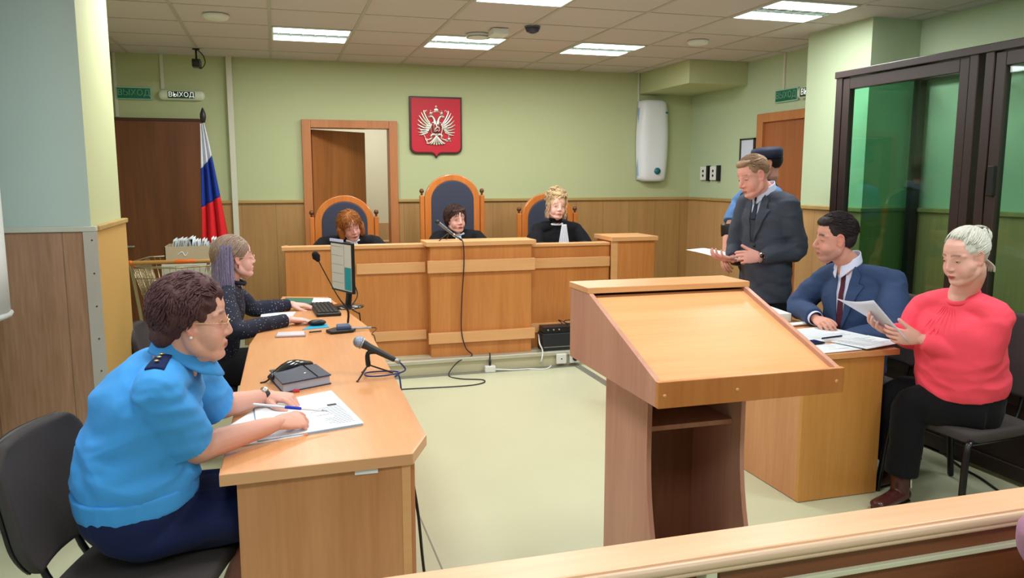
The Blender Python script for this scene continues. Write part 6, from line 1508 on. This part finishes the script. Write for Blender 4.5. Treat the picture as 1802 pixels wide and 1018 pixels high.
for i, (v0, v1, c, nm) in enumerate(((0, .335, (214, 218, 228), 'white_stripe'), (.335, .66, (26, 56, 150), 'blue_stripe'), (.66, 1.0, (216, 34, 44), 'red_stripe'))):
    sk_ = lambda u, v, v0=v0, v1=v1: flagf(u, min(1.0, (v0+(v1-v0)*v)+( -.10*(u-.5)*(1 if v0 > 0 and v == 0 else (1 if v1 < 1 and v == 1 else 0)) if False else 0)))
    def ff(u, v, v0=v0, v1=v1):
        sl = -.13*(u-.3); a_ = v0+(sl if v0 > 0 else 0); b_ = v1+(sl if v1 < 1 else 0); return flagf(u, max(0, a_+(b_-a_)*v))
    obj(nm, MB().grid(ff, 60, 16, thick=(0, .003, 0)), cloth(nm+' cloth', c, .7), fl, smooth=True)

# cart with boxes ---------------------------------------------
ct = empty('shopping_cart', (-.7, 6.35, 0), 'wire shopping cart with an orange handle beside the brown door', 'shopping cart')
wire = mat('cart wire', (176, 160, 130), .3, metal=.8); orange = mat('orange plastic', (214, 104, 26), .4)
cx0, cx1, cy0, cy1 = -1.0, -.42, 6.15, 6.95
g = MB()
TZ, BZ = .99, .55
for z, ins in ((TZ-.03, 0), (.88, .02), (.76, .05), (.65, .08), (BZ, .11)):
    g.tube([(cx0+ins, cy0+ins*.6, z), (cx1-ins, cy0+ins*.6, z), (cx1-ins, cy1-ins, z), (cx0+ins, cy1-ins, z)], .004 if z < .95 else .006, closed=True, sub=2, seg=6)
obj('basket_rims', g, wire, ct, smooth=True)
g = MB()
for k in range(15):
    x = cx0+(cx1-cx0)*k/14; xb = cx0+.11+(cx1-cx0-.22)*k/14
    g.cyl((x, cy0, TZ-.03), (xb, cy0+.066, BZ), .0028, seg=6); g.cyl((x, cy1, TZ-.03), (xb, cy1-.11, BZ), .0028, seg=6); g.cyl((xb, cy0+.066, BZ), (xb, cy1-.11, BZ), .0028, seg=6)
for k in range(1, 16):
    y = cy0+(cy1-cy0)*k/16; yb = cy0+.066+(cy1-cy0-.176)*k/16
    g.cyl((cx0, y, TZ-.03), (cx0+.11, yb, BZ), .0028, seg=6); g.cyl((cx1, y, TZ-.03), (cx1-.11, yb, BZ), .0028, seg=6)
obj('basket_wires', g, wire, ct, smooth=True)
obj('handle', MB().tube([(cx0-.0, cy0-.05, 1.0), (cx1, cy0-.05, 1.0)], .014, sub=1), mat('cart handle', (176, 128, 66), .4), ct, smooth=True)
obj('handle_grip', MB().tube([(cx0+.30, cy0-.05, 1.0), (cx0+.42, cy0-.05, 1.0)], .0155, sub=1), orange, ct, smooth=True)
for x in (cx0, cx1):
    o = obj('handle_end', MB().tube([(x, cy0-.05, 1.0), (x, cy0-.02, .985), (x, cy0+.02, .965)], .018), orange, ct, smooth=True)
    s = 1 if x == cx0 else -1
    obj('frame_tube', MB().tube([(x, cy0-.03, .98), (x+s*.03, cy0+.08, .55), (x+s*.05, cy0+.14, .22), (x+s*.05, cy1-.15, .14)], .012), wire, ct, smooth=True)
    for y in (cy0+.14, cy1-.15): 
        o = obj('wheel', MB().cyl((x+s*.05-.014, y, .062), (x+s*.05+.014, y, .062), .062, seg=20), mat('grey rubber', (80, 80, 82), .6), ct, smooth=True)
        obj('fork', MB().box((x+s*.05-.02, y-.012, .06), (x+s*.05+.02, y+.012, .22)), wire, o)
bx = empty('file_box', (-.62, 6.5, .96), 'open pale box of upright files standing in the cart', 'box')
card = mat('pale cardboard', (188, 172, 146), .8)
X0, X1, Y0, Y1, Z0, Z1 = -.80, -.42, 6.32, 6.62, .965, 1.09
for a, b in (((X0, Y0, Z0), (X1, Y0+.006, Z1)), ((X0, Y1-.006, Z0), (X1, Y1, Z1)), ((X0, Y0, Z0), (X0+.006, Y1, Z1)), ((X1-.006, Y0, Z0), (X1, Y1, Z1))): obj('box_wall', MB().box(a, b), card, bx)
obj('box_bottom', MB().box((X0, Y0, Z0), (X1, Y1, Z0+.005)), card, bx)
obj('bow_tie_string', MB().tube([(-.71, 6.318, 1.03), (-.68, 6.315, 1.05), (-.66, 6.316, 1.02), (-.64, 6.315, 1.045)], .003), paper_m, bx, smooth=True)
lbx = empty('file_box', (-.62, 6.5, .57), 'pale closed box in the cart, under the open box of files', 'box')
obj('carton', MB().box((-.82, 6.30, .562), (-.52, 6.75, .955)), mat('white grey carton', (176, 178, 168), .8), lbx, bevel=.004)
obj('lid_edge', MB().box((-.825, 6.295, .86), (-.515, 6.755, .960)), mat('white grey lid', (196, 196, 184), .8), lbx, bevel=.004)
rn = random.Random(5)
for k in range(11):
    x = X0+.045+.030*k; h = rn.uniform(.14, .185); tilt = rn.uniform(-6, 14)
    Mf = Matrix.Translation(V((x, 6.47, Z0+.006))) @ Matrix.Rotation(math.radians(tilt), 4, 'Y')
    t = empty('file', (x, 6.47, Z0+.006), ['first file from the left in the open box on the cart', 'second file from the left in the open box', 'third file from the left in the open box', 'fourth file from the left in the open box', 'fifth file from the left in the open box', 'middle file of the row in the open box', 'fifth file from the right in the open box', 'fourth file from the right in the open box', 'third file from the right in the open box', 'second file from the right in the open box', 'last file on the right in the open box'][k], 'file', 'white files standing in the box on the cart')
    obj('cover', MB().box((-.010, -.12, 0), (-.007, .12, h), M=Mf).box((.007, -.12, 0), (.010, .12, h-.004), M=Mf), paper_m, t)
    obj('pages', MB().box((-.0065, -.115, .002), (.0065, .115, h-.012), M=Mf), mat('grey page block', (150, 148, 140), .8), t)

# tulle curtain at the window --------------------------------
def cur(u, v): return (-1.04+.010*math.sin(u*60)-.05*v*0, 1.0+u*2.60, 2.5-1.44*v)
t = empty('curtain', (-1.04, 2.3, .99), 'white curtain edge hanging at the far left of the photo', 'curtain')
obj('cloth', MB().grid(cur, 120, 6, thick=(.002, 0, 0)), mat('white tulle', (220, 226, 226), .8), t, smooth=True)
obj('hem', MB().tube([cur(k/40, 1) for k in range(41)], .012, sub=1, seg=8), mat('tulle hem', (196, 200, 196), .9, bump=(300, 1, .004)), t, smooth=True)
obj('rail', MB().box((-1.06, .95, 2.5), (-1.02, 3.65, 2.53)), white_m, t)
# person beyond the right edge of the photo -------------------
p = at(1800, 965, y=1.20)
nx = V((p.x+.36, 1.02, 0))
M = head_matrix(nx+V((.0, .05, 1.22)), 100, -4, 0, 1.03)
P = dict(M=M, neck=nx+V((0, .0, 1.07)), side=(1, 0, 0), trunk=[nx+V((0, 0, .5)), nx+V((0, 0, .75)), nx+V((0, 0, .95))], L=(nx+V((-.18, .0, 1.0)), V((p.x*.942+.063, 1.13, p.z+.06)), V((p.x+.20, 1.24, .66))), R=(nx+V((.18, 0, 1.0)), nx+V((.25, .03, .74)), nx+V((.05, .22, .66))),
    LL=(nx+V((-.1, 0, .5)), nx+V((-.11, .22, .52)), nx+V((-.11, .18, .1)), nx+V((-.11, .24, .05))), LR=(nx+V((.1, 0, .5)), nx+V((.11, .22, .52)), nx+V((.11, .18, .1)), nx+V((.11, .24, .05))), skin=(214, 164, 148), label='person in a mauve top, only a sliver of sleeve at the bottom right edge')
P['hands'] = [hand_at(P['L'][2], (.8, .5, 0), (0, 0, 1), 1), hand_at(P['R'][2], (-.8, .5, 0), (0, 0, 1), -1)]
vs_ = body('person', P, .006)
mv = cloth('mauve knit', (168, 124, 150), .85)
prof = [(nx+V((0, 0, .48)), .19, .14), (nx+V((0, 0, .75)), .18, .13), (nx+V((0, 0, .95)), .185, .11), (nx+V((0, 0, 1.05)), .08, .065)]
clothed('top', P, mv, prof, [.066, .062, .056, .050, .042], vs_, voxel=.008, wr=.006, freq=7, seed=21)
trousers('trousers', P, cloth('black cloth', (16, 17, 22)), vs_, wr=.003, voxel=.009)
for kf in ('LL', 'LR'): shoe(P[kf][2], 90, black_p, vs_, L=.25)
obj('hair', hair_cap(M, [((0, -.026, .044), (.086, .100, .088)), ((0, -.05, -.02), (.080, .060, .09))], .006, wr=.005, seed=6), hairm('dark brown hair', (62, 42, 38)), vs_, smooth=True)
t = empty('public_bench', (nx.x, .95, 0), 'low wooden bench behind the barrier under the person in mauve', 'bench')
obj('seat', MB().box((nx.x-.25, .78, .40), (nx.x+.8, 1.14, .44)), top_m, t, bevel=.004)
for x in (nx.x-.2, nx.x+.72): obj('leg', MB().box((x, .80, 0), (x+.04, 1.12, .40)), side_m, t)
